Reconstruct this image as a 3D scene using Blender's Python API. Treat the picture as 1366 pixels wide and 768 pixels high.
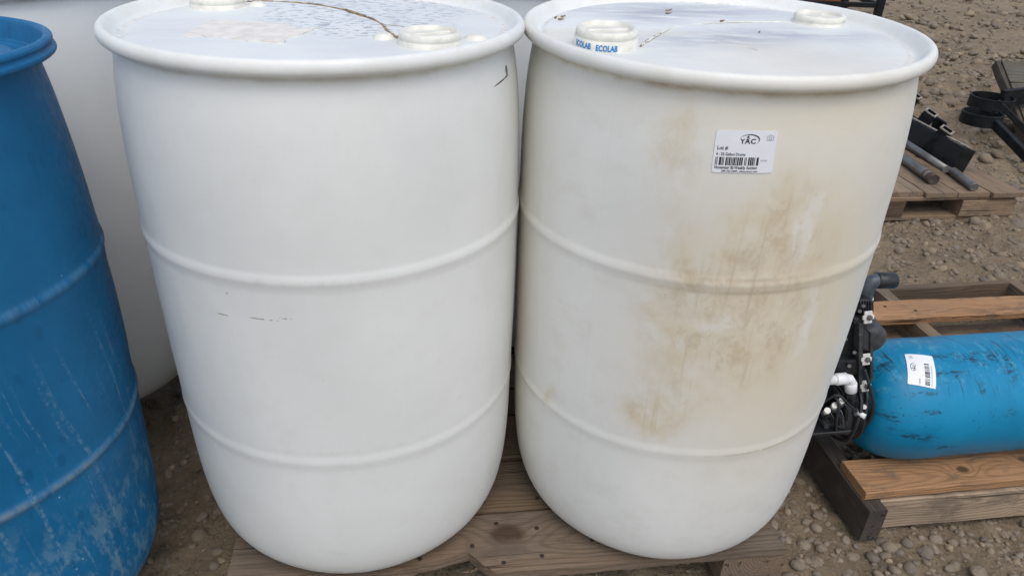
import bpy, bmesh, math, random
import numpy as np
from mathutils import Vector, Matrix
random.seed(7); rng = np.random.default_rng(7)
S = bpy.context.scene
for o in list(bpy.data.objects): bpy.data.objects.remove(o)
COL = S.collection
PI = math.pi; rad = math.radians

# ------------------------------------------------------------------ camera
CAM_H, PITCH, ROLL, FPX = 1.1997, 0.5164, 0.0416, 978.41
PW, PH = 1366.0, 768.0
Fv = Vector((0, math.cos(PITCH), -math.sin(PITCH))); Rv = Vector((1, 0, 0)); Uv = Rv.cross(Fv)
R2 = Rv*math.cos(ROLL) + Uv*math.sin(ROLL); U2 = -Rv*math.sin(ROLL) + Uv*math.cos(ROLL)
cd = bpy.data.cameras.new('camera'); cam = bpy.data.objects.new('camera', cd); COL.objects.link(cam)
cam.matrix_world = Matrix(((R2.x, U2.x, -Fv.x, 0), (R2.y, U2.y, -Fv.y, 0), (R2.z, U2.z, -Fv.z, CAM_H), (0, 0, 0, 1)))
cd.sensor_width = 36; cd.lens = FPX/PW*36; cd.clip_start = 0.02; cd.clip_end = 2000
S.camera = cam
# ------------------------------------------------------------------ light: bright overcast
SUN_EL, SUN_AZ = 62.0, 163.0          # azimuth clockwise from +y
w = bpy.data.worlds.new('World'); S.world = w; w.use_nodes = True
nt = w.node_tree; nt.nodes.clear()
sky = nt.nodes.new('ShaderNodeTexSky'); sky.sky_type = 'NISHITA'; sky.sun_disc = False
sky.sun_elevation = rad(SUN_EL); sky.sun_rotation = rad(SUN_AZ)
sky.air_density = 1.0; sky.dust_density = 2.5; sky.ozone_density = 1.0
hs = nt.nodes.new('ShaderNodeHueSaturation'); hs.inputs['Saturation'].default_value = 0.70; hs.inputs['Value'].default_value = 1.0
bg = nt.nodes.new('ShaderNodeBackground'); bg.inputs['Strength'].default_value = 0.15
wo = nt.nodes.new('ShaderNodeOutputWorld')
nt.links.new(sky.outputs[0], hs.inputs['Color']); nt.links.new(hs.outputs[0], bg.inputs['Color']); nt.links.new(bg.outputs[0], wo.inputs['Surface'])
sd = bpy.data.lights.new('sun', 'SUN'); sun = bpy.data.objects.new('sun', sd); COL.objects.link(sun)
sd.energy = 0.6; sd.angle = rad(40); sd.color = (1.0, 0.985, 0.955)
az = rad(SUN_AZ); el = rad(SUN_EL)
sdir = Vector((math.sin(az)*math.cos(el), math.cos(az)*math.cos(el), math.sin(el)))
sun.rotation_euler = sdir.to_track_quat('Z', 'Y').to_euler(); sun.location = sdir*20
S.view_settings.view_transform = 'Standard'; S.view_settings.look = 'None'
S.view_settings.exposure = 0.38; S.view_settings.gamma = 1.0
S.render.engine = 'CYCLES'
S.cycles.max_bounces = 6; S.cycles.diffuse_bounces = 3; S.cycles.glossy_bounces = 2; S.cycles.transmission_bounces = 2

# ------------------------------------------------------------------ pixel helpers (photo pixels -> points on a known plane)
def ray(px, py): return Fv + R2*((px-PW/2)/FPX) - U2*((py-PH/2)/FPX)
def onz(px, py, z=0.0):
    d = ray(px, py); return Vector((0, 0, CAM_H)) + d*((z-CAM_H)/d.z)
def ony(px, py, y):
    d = ray(px, py); return Vector((0, 0, CAM_H)) + d*(y/d.y)
def to_px(P):
    q = np.asarray(P, float) - np.array([0, 0, CAM_H]); z = q@np.array(Fv)
    return np.stack([PW/2 + FPX*(q@np.array(R2))/z, PH/2 - FPX*(q@np.array(U2))/z], -1), z

# ------------------------------------------------------------------ node helper
class NT:
    def __init__(s, name):
        s.m = bpy.data.materials.new(name); s.m.use_nodes = True; s.t = s.m.node_tree; s.t.nodes.clear()
        s.out = s.t.nodes.new('ShaderNodeOutputMaterial'); s.b = s.t.nodes.new('ShaderNodeBsdfPrincipled')
        s.t.links.new(s.b.outputs[0], s.out.inputs['Surface'])
        s.tc = s.t.nodes.new('ShaderNodeTexCoord'); s.oi = None
    def n(s, kind, **kw):
        x = s.t.nodes.new(kind)
        for k, v in kw.items(): setattr(x, k, v)
        return x
    def set(s, sock, v):
        if isinstance(v, bpy.types.NodeSocket): s.t.links.new(v, sock)
        else:
            if isinstance(v, (tuple, list)) and len(v) == 3 and sock.type == 'RGBA': v = (*v, 1)
            sock.default_value = v
    def P(s, **kw):
        for k, v in kw.items(): s.set(s.b.inputs[k.replace('_', ' ')], v)
    def math(s, op, a, b=0.0, clamp=False):
        x = s.n('ShaderNodeMath', operation=op); x.use_clamp = clamp; s.set(x.inputs[0], a); s.set(x.inputs[1], b); return x.outputs[0]
    def add(s, a, b): return s.math('ADD', a, b)
    def mul(s, a, b): return s.math('MULTIPLY', a, b)
    def sub(s, a, b): return s.math('SUBTRACT', a, b)
    def obj(s): return s.tc.outputs['Object']
    def rnd(s):
        if s.oi is None: s.oi = s.n('ShaderNodeObjectInfo')
        return s.oi.outputs['Random']
    def vscale(s, v, sc):
        x = s.n('ShaderNodeVectorMath', operation='MULTIPLY'); s.set(x.inputs[0], v); s.set(x.inputs[1], sc); return x.outputs[0]
    def vadd(s, v, o):
        x = s.n('ShaderNodeVectorMath', operation='ADD'); s.set(x.inputs[0], v); s.set(x.inputs[1], o); return x.outputs[0]
    def comb(s, x, y, z):
        c = s.n('ShaderNodeCombineXYZ'); s.set(c.inputs[0], x); s.set(c.inputs[1], y); s.set(c.inputs[2], z); return c.outputs[0]
    def sep(s, v):
        c = s.n('ShaderNodeSeparateXYZ'); s.set(c.inputs[0], v); return c.outputs
    def noise(s, v, scale=5, detail=4, rough=.55, dist=0.0):
        x = s.n('ShaderNodeTexNoise'); s.set(x.inputs['Vector'], v); x.inputs['Scale'].default_value = scale
        x.inputs['Detail'].default_value = detail; x.inputs['Roughness'].default_value = rough; x.inputs['Distortion'].default_value = dist
        return x.outputs[0]
    def voro(s, v, scale, feature='F1', out='Distance', rand=1.0):
        x = s.n('ShaderNodeTexVoronoi', feature=feature); s.set(x.inputs['Vector'], v); x.inputs['Scale'].default_value = scale
        x.inputs['Randomness'].default_value = rand; return x.outputs[out]
    def ramp(s, f, lo, hi, a=0.0, b=1.0, smooth=True):
        x = s.n('ShaderNodeMapRange'); x.interpolation_type = 'SMOOTHSTEP' if smooth else 'LINEAR'; x.clamp = True
        s.set(x.inputs[0], f); s.set(x.inputs[1], lo); s.set(x.inputs[2], hi); s.set(x.inputs[3], a); s.set(x.inputs[4], b); return x.outputs[0]
    def mix(s, f, a, b, blend='MIX'):
        x = s.n('ShaderNodeMix', data_type='RGBA', blend_type=blend); x.clamp_factor = True
        s.set(x.inputs[0], f); s.set(x.inputs[6], a); s.set(x.inputs[7], b); return x.outputs[2]
    def bump(s, h, strength=.3, dist=.01, prev=None):
        x = s.n('ShaderNodeBump'); x.inputs['Strength'].default_value = strength; x.inputs['Distance'].default_value = dist
        s.set(x.inputs['Height'], h)
        if prev is not None: s.set(x.inputs['Normal'], prev)
        return x.outputs[0]
    def blob(s, u, v, cu, cv, su, sv, rot=0.0, amp=1.0):
        du = s.sub(u, cu); dv = s.sub(v, cv)
        if rot:
            c, q = math.cos(rot), math.sin(rot)
            du, dv = s.add(s.mul(du, c), s.mul(dv, q)), s.sub(s.mul(dv, c), s.mul(du, q))
        a = s.math('POWER', s.mul(du, 1/su), 2.0); b = s.math('POWER', s.mul(dv, 1/sv), 2.0)
        e = s.math('EXPONENT', s.mul(s.add(a, b), -1.0)); return s.mul(e, amp) if amp != 1 else e
    def total(s, L):
        r = L[0]
        for x in L[1:]: r = s.add(r, x)
        return r

def simple(name, col, rough=.5, metal=0.0, spec=.5, var=.15, nscale=40, bump=0.0):
    t = NT(name); n = t.noise(t.obj(), nscale, 5, .6)
    t.P(Base_Color=t.mix(t.ramp(n, .3, .7), tuple(c*(1-var) for c in col), tuple(min(1, c*(1+var)) for c in col)),
        Roughness=t.ramp(n, .2, .8, max(.05, rough-.1), min(1, rough+.1)), Metallic=metal)
    t.b.inputs['Specular IOR Level'].default_value = spec
    if bump: t.P(Normal=t.bump(n, bump, .003))
    return t.m

# ------------------------------------------------------------------ materials
def poly_material(name, stains='none'):
    """white HDPE; object coordinates are the drum's own (z up from its base)"""
    t = NT(name); o = t.obj(); x, y, z = t.sep(o)
    big = t.noise(t.vscale(o, (1, 1, .6)), 5, 3, .5)
    col = t.mix(t.ramp(big, .35, .65), (.80, .81, .775), (.755, .765, .735))
    fine = t.noise(t.vscale(o, (1, 1, .5)), 60, 6, .65)
    col = t.mix(t.mul(t.ramp(fine, .5, .8), .10), col, (.55, .53, .48))
    # grime caught under the rim and in the trough of the lid
    u = t.mul(t.math('ARCTAN2', y, x), 180/PI)
    rr = t.math('SQRT', t.add(t.mul(x, x), t.mul(y, y)))
    rimn = t.noise(t.comb(t.mul(u, .10), t.mul(z, 30), 0), 1.5, 6, .62)
    wall = t.ramp(rr, .272, .275)
    und = t.mul(t.mul(t.ramp(z, .852, .864), t.ramp(z, .871, .867)), wall); und = t.mul(und, t.ramp(rimn, .38, .70))
    col = t.mix(t.mul(und, .85 if stains == 'right' else .32), col, (.44, .375, .275))
    rimtop = t.mul(t.ramp(z, .868, .872), wall)
    col = t.mix(t.mul(t.mul(rimtop, t.ramp(rimn, .35, .7)), .30), col, (.66, .62, .52))
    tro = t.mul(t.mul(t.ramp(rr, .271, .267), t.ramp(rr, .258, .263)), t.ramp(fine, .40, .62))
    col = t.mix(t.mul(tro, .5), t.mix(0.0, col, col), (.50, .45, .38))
    # a few specks and faint scuffs on the wall
    vs_ = t.n('ShaderNodeTexVoronoi'); t.set(vs_.inputs['Vector'], t.vadd(t.vscale(o, (1, 1, .8)), t.vscale(t.comb(fine, fine, fine), (.012, .012, .012)))); vs_.inputs['Scale'].default_value = 26
    pick = t.sep(vs_.outputs['Color'])
    speck = t.mul(t.ramp(vs_.outputs['Distance'], t.add(.02, t.mul(pick[1], .05)), .015), t.ramp(pick[0], .86, .88))
    col = t.mix(t.mul(speck, .75), col, (.16, .13, .10))
    hs_ = t.noise(t.comb(t.mul(u, .05), t.mul(z, 90), 0), 1.6, 4, .6)
    col = t.mix(t.mul(t.mul(t.ramp(hs_, .66, .76), .22), wall), col, (.56, .54, .50))
    seaml = t.mul(t.total([t.blob(u, 0.0, -128, 0, .16, 1), t.blob(u, 0.0, 52, 0, .16, 1)]), wall)
    col = t.mix(t.mul(seaml, .08), col, (.50, .48, .44))
    mott = t.noise(t.vscale(o, (1, 1, 1.4)), 17, 5, .6)
    col = t.mix(t.mul(t.ramp(mott, .48, .70), .18 if stains == 'right' else .08), col, (.58, .55, .48))
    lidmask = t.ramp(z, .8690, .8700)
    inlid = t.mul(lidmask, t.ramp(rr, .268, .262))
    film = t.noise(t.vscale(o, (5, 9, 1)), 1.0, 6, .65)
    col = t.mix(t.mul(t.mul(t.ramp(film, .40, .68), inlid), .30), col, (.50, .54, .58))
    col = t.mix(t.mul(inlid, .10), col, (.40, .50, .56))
    if stains == 'left':
        ln = t.noise(t.vscale(o, (60, 130, 1)), 1.0, 3, .6)
        m = t.total([t.blob(x, y, .02, .12, .14, .16), t.blob(x, y, .08, -.02, .10, .07), t.blob(x, y, .15, .2, .1, .1)])
        wet = t.mul(t.mul(t.ramp(ln, .53, .60), t.ramp(m, .25, .6)), inlid)
        col = t.mix(t.mul(wet, .85), col, (.34, .39, .43))
        side = t.ramp(z, .85, .84)
        ink = t.noise(t.comb(t.mul(u, .8), t.mul(z, 60), 0), 1, 3, .6)
        marks = t.total([t.blob(u, z, -98, .5465, 5.2, .0011), t.blob(u, z, -91.5, .5505, 2.2, .0009), t.blob(u, z, -111, .5425, 4.5, .0013, 0, .8)])
        col = t.mix(t.mul(t.mul(t.ramp(marks, .35, .6), t.ramp(ink, .42, .58)), t.mul(side, .8)), col, (.20, .14, .09))
        scr = t.total([t.blob(u, t.mul(z, 1000), -20.5, 824.5, 6.5, 1.3, .42), t.blob(u, t.mul(z, 1000), -15.8, 834, 1.1, 8)])
        col = t.mix(t.mul(t.ramp(scr, .4, .6), t.ramp(ink, .30, .45)), col, (.06, .05, .05))
        sm = t.total([t.blob(u, z, -85, .085, 3.0, .003, 0, .7), t.blob(u, z, -20, .12, 5, .06, 0, .5), t.blob(u, z, -90, .604, 30, .006, 0, .35), t.blob(u, z, -75, .31, 25, .004, 0, .25)])
        col = t.mix(t.mul(t.mul(t.ramp(fine, .35, .65), sm), .55), col, (.45, .40, .33))
    if stains == 'right':
        warp = t.noise(t.comb(t.mul(u, .10), t.mul(z, 14), 0), 1.2, 5, .6)
        u2 = t.add(u, t.mul(t.sub(warp, .5), 16)); z2 = t.add(z, t.mul(t.sub(t.noise(t.comb(t.mul(u, .09), t.mul(z, 11), 7), 1.2, 5, .6), .5), .09))
        st = t.total([t.blob(u2, z2, -98, .575, 17, .085, 0, .8), t.blob(u2, z2, -84, .615, 13, .075, 0, .8),
                      t.blob(u2, z2, -77, .675, 9, .10, 0, .85), t.blob(u2, z2, -90, .51, 19, .07, 0, .8),
                      t.blob(u2, z2, -101, .40, 15, .08, 0, .7), t.blob(u2, z2, -108, .345, 10, .04, 0, .55),
                      t.blob(u2, z2, -110, .79, 8, .07, 0, .75), t.blob(u2, z2, -86, .72, 13, .06, 0, .45), t.blob(u2, z2, -78, .48, 13, .07, 0, .5),
                      t.blob(u2, z2, -143, .308, 6, .018, 0, .8), t.blob(u2, z2, -105, .65, 4, .06, 0, .6), t.blob(u2, z2, -63, .56, 9, .16, 0, .6)])
        dn = t.noise(t.comb(t.mul(u, .085), t.mul(z, 15), 3), 1.5, 8, .66)
        wisp = t.noise(t.comb(t.mul(u, .10), t.mul(z, 16), 11), 1.6, 9, .70, .35)
        drip = t.noise(t.comb(t.mul(u, .55), t.mul(z, 4), 17), 1.0, 5, .6)
        soft = t.mul(t.ramp(st, .05, 1.0), t.ramp(dn, .26, .66))
        hard = t.mul(t.ramp(st, .35, 1.15), t.math('MAXIMUM', t.ramp(wisp, .45, .68), t.mul(t.ramp(drip, .52, .70), .85)))
        # broad yellowing of the right flank and the far left edge
        broad = t.total([t.blob(u, z, -60, .52, 30, .30, 0, 1.0), t.blob(u, z, -88, .55, 32, .26, 0, .55), t.blob(u, z, -172, .42, 17, .45, 0, 1.0), t.blob(u, z, -75, .84, 70, .035, 0, .5)])
        col = t.mix(t.mul(t.math('MINIMUM', broad, 1.0), .78), col, (.72, .635, .475))
        # clean scraped patches
        clean = t.mul(t.total([t.blob(u2, z2, -73, .70, 2.6, .06, .0, .9), t.blob(u2, z2, -64, .52, 3.0, .07, 0, .9), t.blob(u2, z2, -92, .545, 7, .012, 0, .8), t.blob(u2, z2, -95, .455, 4, .02, 0, .7)]), t.ramp(dn, .42, .50))
        col = t.mix(t.mul(soft, .74), col, (.655, .55, .375))
        col = t.mix(t.mul(hard, .46), col, (.44, .335, .19))
        col = t.mix(t.mul(clean, .8), col, (.80, .785, .73))
        # lines of dirt lying along the lower hoop and seam
        hp = t.total([t.blob(u, z, -65, .288, 22, .0022, 0, .8), t.blob(u, z, -165, .286, 22, .002, 0, .8), t.blob(u, z, -85, .592, 22, .003, 0, .7), t.blob(u, z, -84, .613, 20, .0035, 0, .9)])
        col = t.mix(t.mul(t.mul(hp, t.ramp(fine, .25, .55)), .8), col, (.45, .37, .26))
        lm = t.total([t.blob(x, y, -.03, -.06, .11, .045, .15), t.blob(x, y, -.03, .17, .18, .06, .1), t.blob(x, y, .12, -.0, .14, .035, .1, .9), t.blob(x, y, -.10, .09, .06, .05, 0, .7)])
        ls = t.noise(t.vscale(o, (8, 30, 1)), 1.0, 5, .65)
        col = t.mix(t.mul(t.mul(t.mul(lm, t.ramp(ls, .34, .58)), inlid), .8), col, (.40, .41, .46))
    if stains == 'none':
        col = t.mix(.25, col, (.80, .81, .80))
    rough = t.add(t.ramp(fine, .3, .7, .36, .52), t.mul(inlid, .12))
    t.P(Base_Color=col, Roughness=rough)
    t.b.inputs['IOR'].default_value = 1.5
    nb = t.bump(t.noise(t.vscale(o, (1, 1, .7)), 7, 3, .5), .25, .012)
    t.P(Normal=t.bump(fine, .06, .004, nb))
    return t.m

def blue_material():
    t = NT('blue_poly'); o = t.obj(); x, y, z = t.sep(o)
    u = t.mul(t.math('ARCTAN2', y, x), 180/PI)
    big = t.noise(o, 6, 4, .6)
    col = t.mix(t.ramp(big, .3, .7), (.004, .112, .255), (.007, .146, .325))
    # dark wet drops
    dr = t.voro(t.vscale(o, (1, 1, .55)), 42, 'F1'); g = t.ramp(t.noise(o, 14, 3), .48, .56)
    col = t.mix(t.mul(t.mul(t.ramp(dr, .30, .20), g), .35), col, (.003, .070, .165))
    # run marks: slim pale streaks that wander down the wall
    wu = t.add(u, t.mul(t.sub(t.noise(t.vscale(o, (3, 3, 2)), 2, 2), .5), 7))
    wu = t.add(wu, t.mul(z, 30))
    grain = t.noise(o, 130, 4, .7)
    run = t.add(t.noise(t.comb(t.mul(wu, .30), t.mul(z, 1.6), 0), 1.0, 3, .6), t.mul(t.sub(grain, .5), .16))
    zone = t.mul(t.ramp(z, .56, .46), t.ramp(z, .02, .10))
    col = t.mix(t.mul(t.mul(t.mul(t.ramp(run, .56, .70), zone), t.ramp(grain, .38, .60)), .50), col, (.22, .36, .45))
    # chalky scuffed patches near the bottom
    sc = t.noise(t.comb(t.mul(wu, .10), t.mul(z, 10), 5), 1.6, 8, .72)
    low = t.mul(t.ramp(z, .36, .16), t.ramp(z, .005, .05))
    col = t.mix(t.mul(t.mul(t.ramp(sc, .48, .60), low), .50), col, (.18, .32, .42))
    hoop = t.blob(z, 0.0, .333, 0, .006, 1)
    col = t.mix(t.mul(t.mul(hoop, t.ramp(sc, .35, .6)), .55), col, (.26, .30, .30))
    hoop2 = t.blob(z, 0.0, .60, 0, .008, 1)
    col = t.mix(t.mul(t.mul(hoop2, t.ramp(run, .4, .6)), .3), col, (.16, .30, .45))
    sp = t.voro(o, 60, 'F1'); col = t.mix(t.mul(t.ramp(sp, .10, .05), t.ramp(big, .52, .56)), col, (.35, .45, .52))
    f = t.noise(o, 90, 5, .6)
    t.P(Base_Color=col, Roughness=t.ramp(f, .3, .7, .40, .58)); t.b.inputs['Specular IOR Level'].default_value = .30
    t.P(Normal=t.bump(t.noise(o, 9, 4, .5), .2, .01))
    return t.m

def wood(name, fresh, grey, age=.5, knots=(), ring=.0065, oz=-.05, fibre=1.0):
    """solid wood: growth rings about an axis along local x, so faces, edges and ends agree"""
    t = NT(name); o = t.obj(); r = t.rnd()
    off = t.comb(t.mul(r, 37.0), t.mul(r, 11.0), t.mul(r, 5.0))
    x, y, z = t.sep(o)
    p = t.vadd(o, off)
    wv = t.noise(t.vscale(p, (2.2, 9, 9)), 1.0, 3, .5)
    wz = t.noise(t.vscale(t.vadd(p, (3, 7, 1)), (3.5, 16, 16)), 1.0, 3, .5)
    yy = t.add(y, t.sub(t.mul(r, .08), .04)); zz = t.add(z, oz)
    d = t.math('SQRT', t.add(t.mul(yy, yy), t.mul(zz, zz)))
    d = t.add(d, t.add(t.mul(t.sub(wv, .5), .05), t.mul(t.sub(wz, .5), .012)))
    km = None
    for (kx, ky, kr) in knots:
        bl = t.blob(x, y, kx, ky, kr*2.6, kr*1.5); core = t.blob(x, y, kx, ky, kr*1.05, kr*.75)
        d = t.add(d, t.mul(bl, ring*3.2)); km = core if km is None else t.math('MAXIMUM', km, core)
    s = t.math('SINE', t.mul(d, 2*PI/ring)); rings = t.ramp(s, -.2, 1.0)
    fib = t.noise(t.vscale(p, (5, 260, 260)), 1.0, 4, .65)
    blot = t.noise(t.vscale(p, (3, 9, 9)), 1.0, 5, .6)
    dark = tuple(c*.62 for c in fresh)
    col = t.mix(t.mul(rings, .55), fresh, dark)
    gcol = t.mix(t.mul(rings, .5), grey, tuple(c*.6 for c in grey))
    col = t.mix(t.ramp(blot, .62-age*.5, .92-age*.5), col, gcol)
    col = t.mix(t.mul(t.ramp(fib, .44, .68), .6*fibre), col, tuple(c*.45 for c in fresh))
    vv = t.ramp(r, 0, 1, .78, 1.18, False)
    hv = t.n('ShaderNodeHueSaturation'); t.set(hv.inputs['Color'], col); t.set(hv.inputs['Value'], vv); col = hv.outputs[0]
    if km is not None:
        col = t.mix(t.mul(t.ramp(km, .15, .7), .78), col, (.045, .022, .012))
    stain = t.noise(t.vscale(t.vadd(p, (9, 2, 4)), (4, 14, 14)), 1.0, 4, .6)
    col = t.mix(t.mul(t.ramp(stain, .56, .72), .5), col, tuple(c*.35 for c in grey))
    chk = t.noise(t.vscale(t.vadd(p, (1, 5, 8)), (1.6, 90, 90)), 1.0, 2, .5); crack = t.ramp(chk, .655, .70)
    col = t.mix(t.mul(crack, .85), col, tuple(c*.16 for c in fresh))
    mud = t.noise(t.vscale(p, (9, 13, 13)), 1.0, 7, .72)
    col = t.mix(t.mul(t.ramp(mud, .50, .64), .58), col, (.115, .090, .066))
    t.P(Base_Color=col, Roughness=.82); t.b.inputs['Specular IOR Level'].default_value = .25
    h = t.sub(t.add(t.mul(rings, -.5), t.mul(fib, -1.0)), t.mul(crack, 2.0))
    nb = t.bump(h, .55, .0016); t.P(Normal=t.bump(stain, .2, .004, nb))
    return t.m

def tank_material():
    """blue wound-glass tank; object x runs along the tank"""
    t = NT('blue_fibreglass'); o = t.obj(); x, y, z = t.sep(o)
    a = t.math('ARCTAN2', z, t.mul(y, -1.0))
    big = t.noise(o, 7, 4, .6)
    col = t.mix(t.ramp(big, .3, .7), (.001, .165, .315), (.003, .222, .405))
    wind = t.add(t.mul(x, 130), t.mul(a, 1.6)); wind = t.add(wind, t.mul(t.sub(t.noise(o, 9, 3), .5), 5))
    fil = t.noise(t.comb(wind, t.mul(a, .9), 0), 1.0, 5, .7)
    gate = t.mul(t.ramp(t.noise(t.vscale(o, (7, 5, 5)), 1.0, 3), .44, .56), t.ramp(a, .5, .95))
    col = t.mix(t.mul(t.mul(t.ramp(fil, .56, .65), gate), .85), col, (.008, .03, .055))
    # scuffs: dark smears along and across
    sm = t.noise(t.comb(t.mul(x, 38), t.mul(a, 9), 2), 1.0, 8, .82, .6)
    zone = t.total([t.blob(x, a, .165, 1.02, .055, .07, 0, 1.0), t.blob(x, a, .26, 1.25, .03, .12, 0, .85), t.blob(x, a, .315, 1.12, .02, .28, .0, 1.0), t.blob(x, a, .10, .75, .05, .05, 0, .8),
                    t.blob(x, a, .03, 1.5, .05, .3, 0, .9), t.blob(x, a, .10, .0, .06, .12, 0, .6), t.blob(x, a, .16, -.25, .05, .1, 0, .6), t.blob(x, a, .24, .78, .008, .12, 0, .9), t.blob(x, a, .20, 1.35, .10, .10, 0, .55), t.blob(x, a, .13, .45, .03, .05, 0, .7), t.blob(x, a, .05, .3, .03, .2, 0, .6), t.blob(x, a, .30, .35, .02, .1, 0, .6)])
    col = t.mix(t.mul(t.mul(t.ramp(sm, .48, .57), t.ramp(zone, .12, .7)), .85), col, (.010, .018, .022))
    ch = t.noise(t.comb(t.mul(x, 140), t.mul(a, 16), 8), 1.0, 3, .6)
    cg = t.ramp(t.noise(o, 11, 3), .56, .64)
    col = t.mix(t.mul(t.mul(t.ramp(ch, .60, .67), cg), .8), col, (.006, .03, .06))
    pale = t.noise(t.comb(t.mul(x, 60), t.mul(a, 4), 4), 1.0, 5, .7)
    col = t.mix(t.mul(t.mul(t.ramp(pale, .50, .70), t.ramp(a, .5, 1.1)), .5), col, (.12, .36, .50))
    t.P(Base_Color=col, Roughness=t.ramp(big, .3, .7, .34, .50)); t.b.inputs['Specular IOR Level'].default_value = .32
    t.P(Normal=t.bump(fil, .12, .002, t.bump(t.noise(o, 6, 3), .2, .006)))
    return t.m

def ground_material():
    t = NT('dirt'); o = t.obj()
    a = t.noise(o, 1.3, 5, .6); b = t.noise(o, 9, 7, .65); c = t.noise(o, 70, 6, .7); g = t.noise(o, 260, 3, .6)
    col = t.mix(t.ramp(a, .3, .7), (.262, .198, .124), (.330, .255, .165))
    col = t.mix(t.ramp(b, .38, .7), col, (.188, .142, .090))
    col = t.mix(t.mul(t.ramp(c, .45, .75), .7), col, (.31, .255, .185))
    col = t.mix(t.mul(t.ramp(c, .46, .30), .7), col, (.105, .084, .062))
    col = t.mix(t.mul(t.ramp(g, .5, .75), .5), col, (.33, .29, .24))
    v = t.voro(o, 55, 'F1'); vc = t.n('ShaderNodeTexVoronoi'); t.set(vc.inputs['Vector'], o); vc.inputs['Scale'].default_value = 55
    sel = t.sep(vc.outputs['Color'])[0]
    peb = t.mul(t.ramp(v, .38, .28), t.ramp(sel, .55, .6))
    col = t.mix(t.mul(peb, .55), col, t.mix(sel, (.16, .15, .14), (.36, .31, .25)))
    t.P(Base_Color=col, Roughness=.95); t.b.inputs['Specular IOR Level'].default_value = .15
    nb = t.bump(b, .9, .03); nb = t.bump(c, 1.0, .012, nb); nb = t.bump(peb, .6, .006, nb); t.P(Normal=t.bump(g, .5, .003, nb))
    return t.m

def stone_material(attr=None):
    t = NT('stone' if not attr else 'gravel'); o = t.obj()
    if attr:
        at = t.n('ShaderNodeAttribute'); at.attribute_name = attr; r = at.outputs['Fac']; r2 = t.math('FRACT', t.mul(r, 17.3))
    else: r = t.rnd(); r2 = t.math('FRACT', t.mul(r, 17.3))
    cr = t.n('ShaderNodeValToRGB'); t.set(cr.inputs[0], r); e = cr.color_ramp; e.interpolation = 'LINEAR'
    pal = [(0, (.20, .165, .125)), (.25, (.26, .22, .17)), (.42, (.13, .122, .115)), (.55, (.21, .172, .128)), (.7, (.32, .272, .21)), (.82, (.23, .182, .132)), (.92, (.40, .31, .20)), (1, (.15, .115, .09))]
    while len(e.elements) < len(pal): e.elements.new(.5)
    for q, (p, c) in zip(e.elements, pal): q.position = p; q.color = (*c, 1)
    n = t.noise(o, 45 if attr else 3.2, 5, .65)
    col = t.mix(t.mul(t.ramp(n, .28, .60), .72), cr.outputs[0], (.225, .176, .122))
    t.P(Base_Color=col, Roughness=.85); t.b.inputs['Specular IOR Level'].default_value = .25
    t.P(Normal=t.bump(n, .35, .004 if attr else .05))
    return t.m

M = {}
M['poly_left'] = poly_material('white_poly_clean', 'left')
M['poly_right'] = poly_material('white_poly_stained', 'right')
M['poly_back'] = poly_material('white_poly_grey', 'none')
M['blue_poly'] = blue_material()
M['cap'] = simple('cap_plastic', (.75, .725, .64), .5, var=.12, nscale=45)
M['paper'] = simple('label_paper', (.80, .81, .83), .5, var=.02)
M['torn_paper'] = simple('torn_paper', (.74, .70, .64), .8, var=.09, nscale=50)
M['ink'] = simple('black_ink', (.025, .025, .03), .6, var=.1)
M['grey_ink'] = simple('grey_ink', (.30, .31, .33), .6, var=.1)
M['blue_ink'] = simple('blue_ink', (.012, .24, .58), .5, var=.05)
M['dirt_line'] = simple('dirt_line', (.30, .22, .13), .95, var=.5, nscale=80)
M['black_plastic'] = simple('black_plastic', (.016, .017, .019), .42, var=.35, nscale=60, bump=.15)
M['black_dusty'] = simple('dusty_black_plastic', (.045, .046, .048), .6, var=.4, nscale=45, bump=.2)
M['grey_plastic'] = simple('grey_plastic', (.065, .078, .092), .45, var=.2)
M['pvc'] = simple('white_pvc', (.80, .80, .79), .35, var=.03)
M['clip_metal'] = simple('clip_metal', (.66, .64, .59), .5, metal=.2, var=.12, nscale=120)
M['bolt_metal'] = simple('bolt_metal', (.16, .15, .14), .45, metal=.8)
M['black_steel'] = simple('black_steel', (.009, .010, .011), .55, spec=.22, var=.5, nscale=30, bump=.1)
M['worn_steel'] = simple('worn_edge_steel', (.30, .26, .21), .6, metal=.3, var=.35, nscale=60)
M['bare_steel'] = simple('bare_steel', (.20, .19, .178), .45, metal=.7, var=.22, nscale=18, bump=.05)
M['rust'] = simple('rusty_steel', (.10, .06, .04), .8, metal=.2, var=.4)
M['cable'] = simple('cable_rubber', (.02, .021, .023), .5, var=.2)
M['orange'] = simple('orange_panel', (.42, .14, .035), .6, var=.25, nscale=12)
M['nail'] = simple('nail_rust', (.030, .018, .012), .8, var=.3)
M['foam'] = simple('grey_foam_plug', (.05, .056, .062), .8, var=.3)
M['dirt'] = ground_material(); M['stone'] = stone_material(); M['gravel'] = stone_material('tone')
M['wood_drum'] = wood('pallet_wood_drums', (.185, .128, .082), (.145, .112, .082), .55)
M['wood_knot'] = wood('pallet_wood_knot', (.180, .122, .076), (.140, .106, .075), .55, knots=((-.008, .012, .030),), ring=.009)
M['wood_orange'] = wood('pallet_wood_orange', (.39, .215, .105), (.30, .19, .115), .25, knots=((-.30, -.005, .014), (-.14, .012, .012)))
M['wood_tan'] = wood('pallet_wood_tan', (.40, .295, .20), (.30, .235, .17), .30, knots=((-.17, 0, .012),), ring=.008, oz=-.02)
M['wood_dark'] = wood('pallet_wood_dark', (.070, .055, .043), (.085, .072, .06), .6)
M['wood_grey'] = wood('pallet_wood_grey', (.31, .215, .135), (.245, .19, .135), .45)
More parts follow.
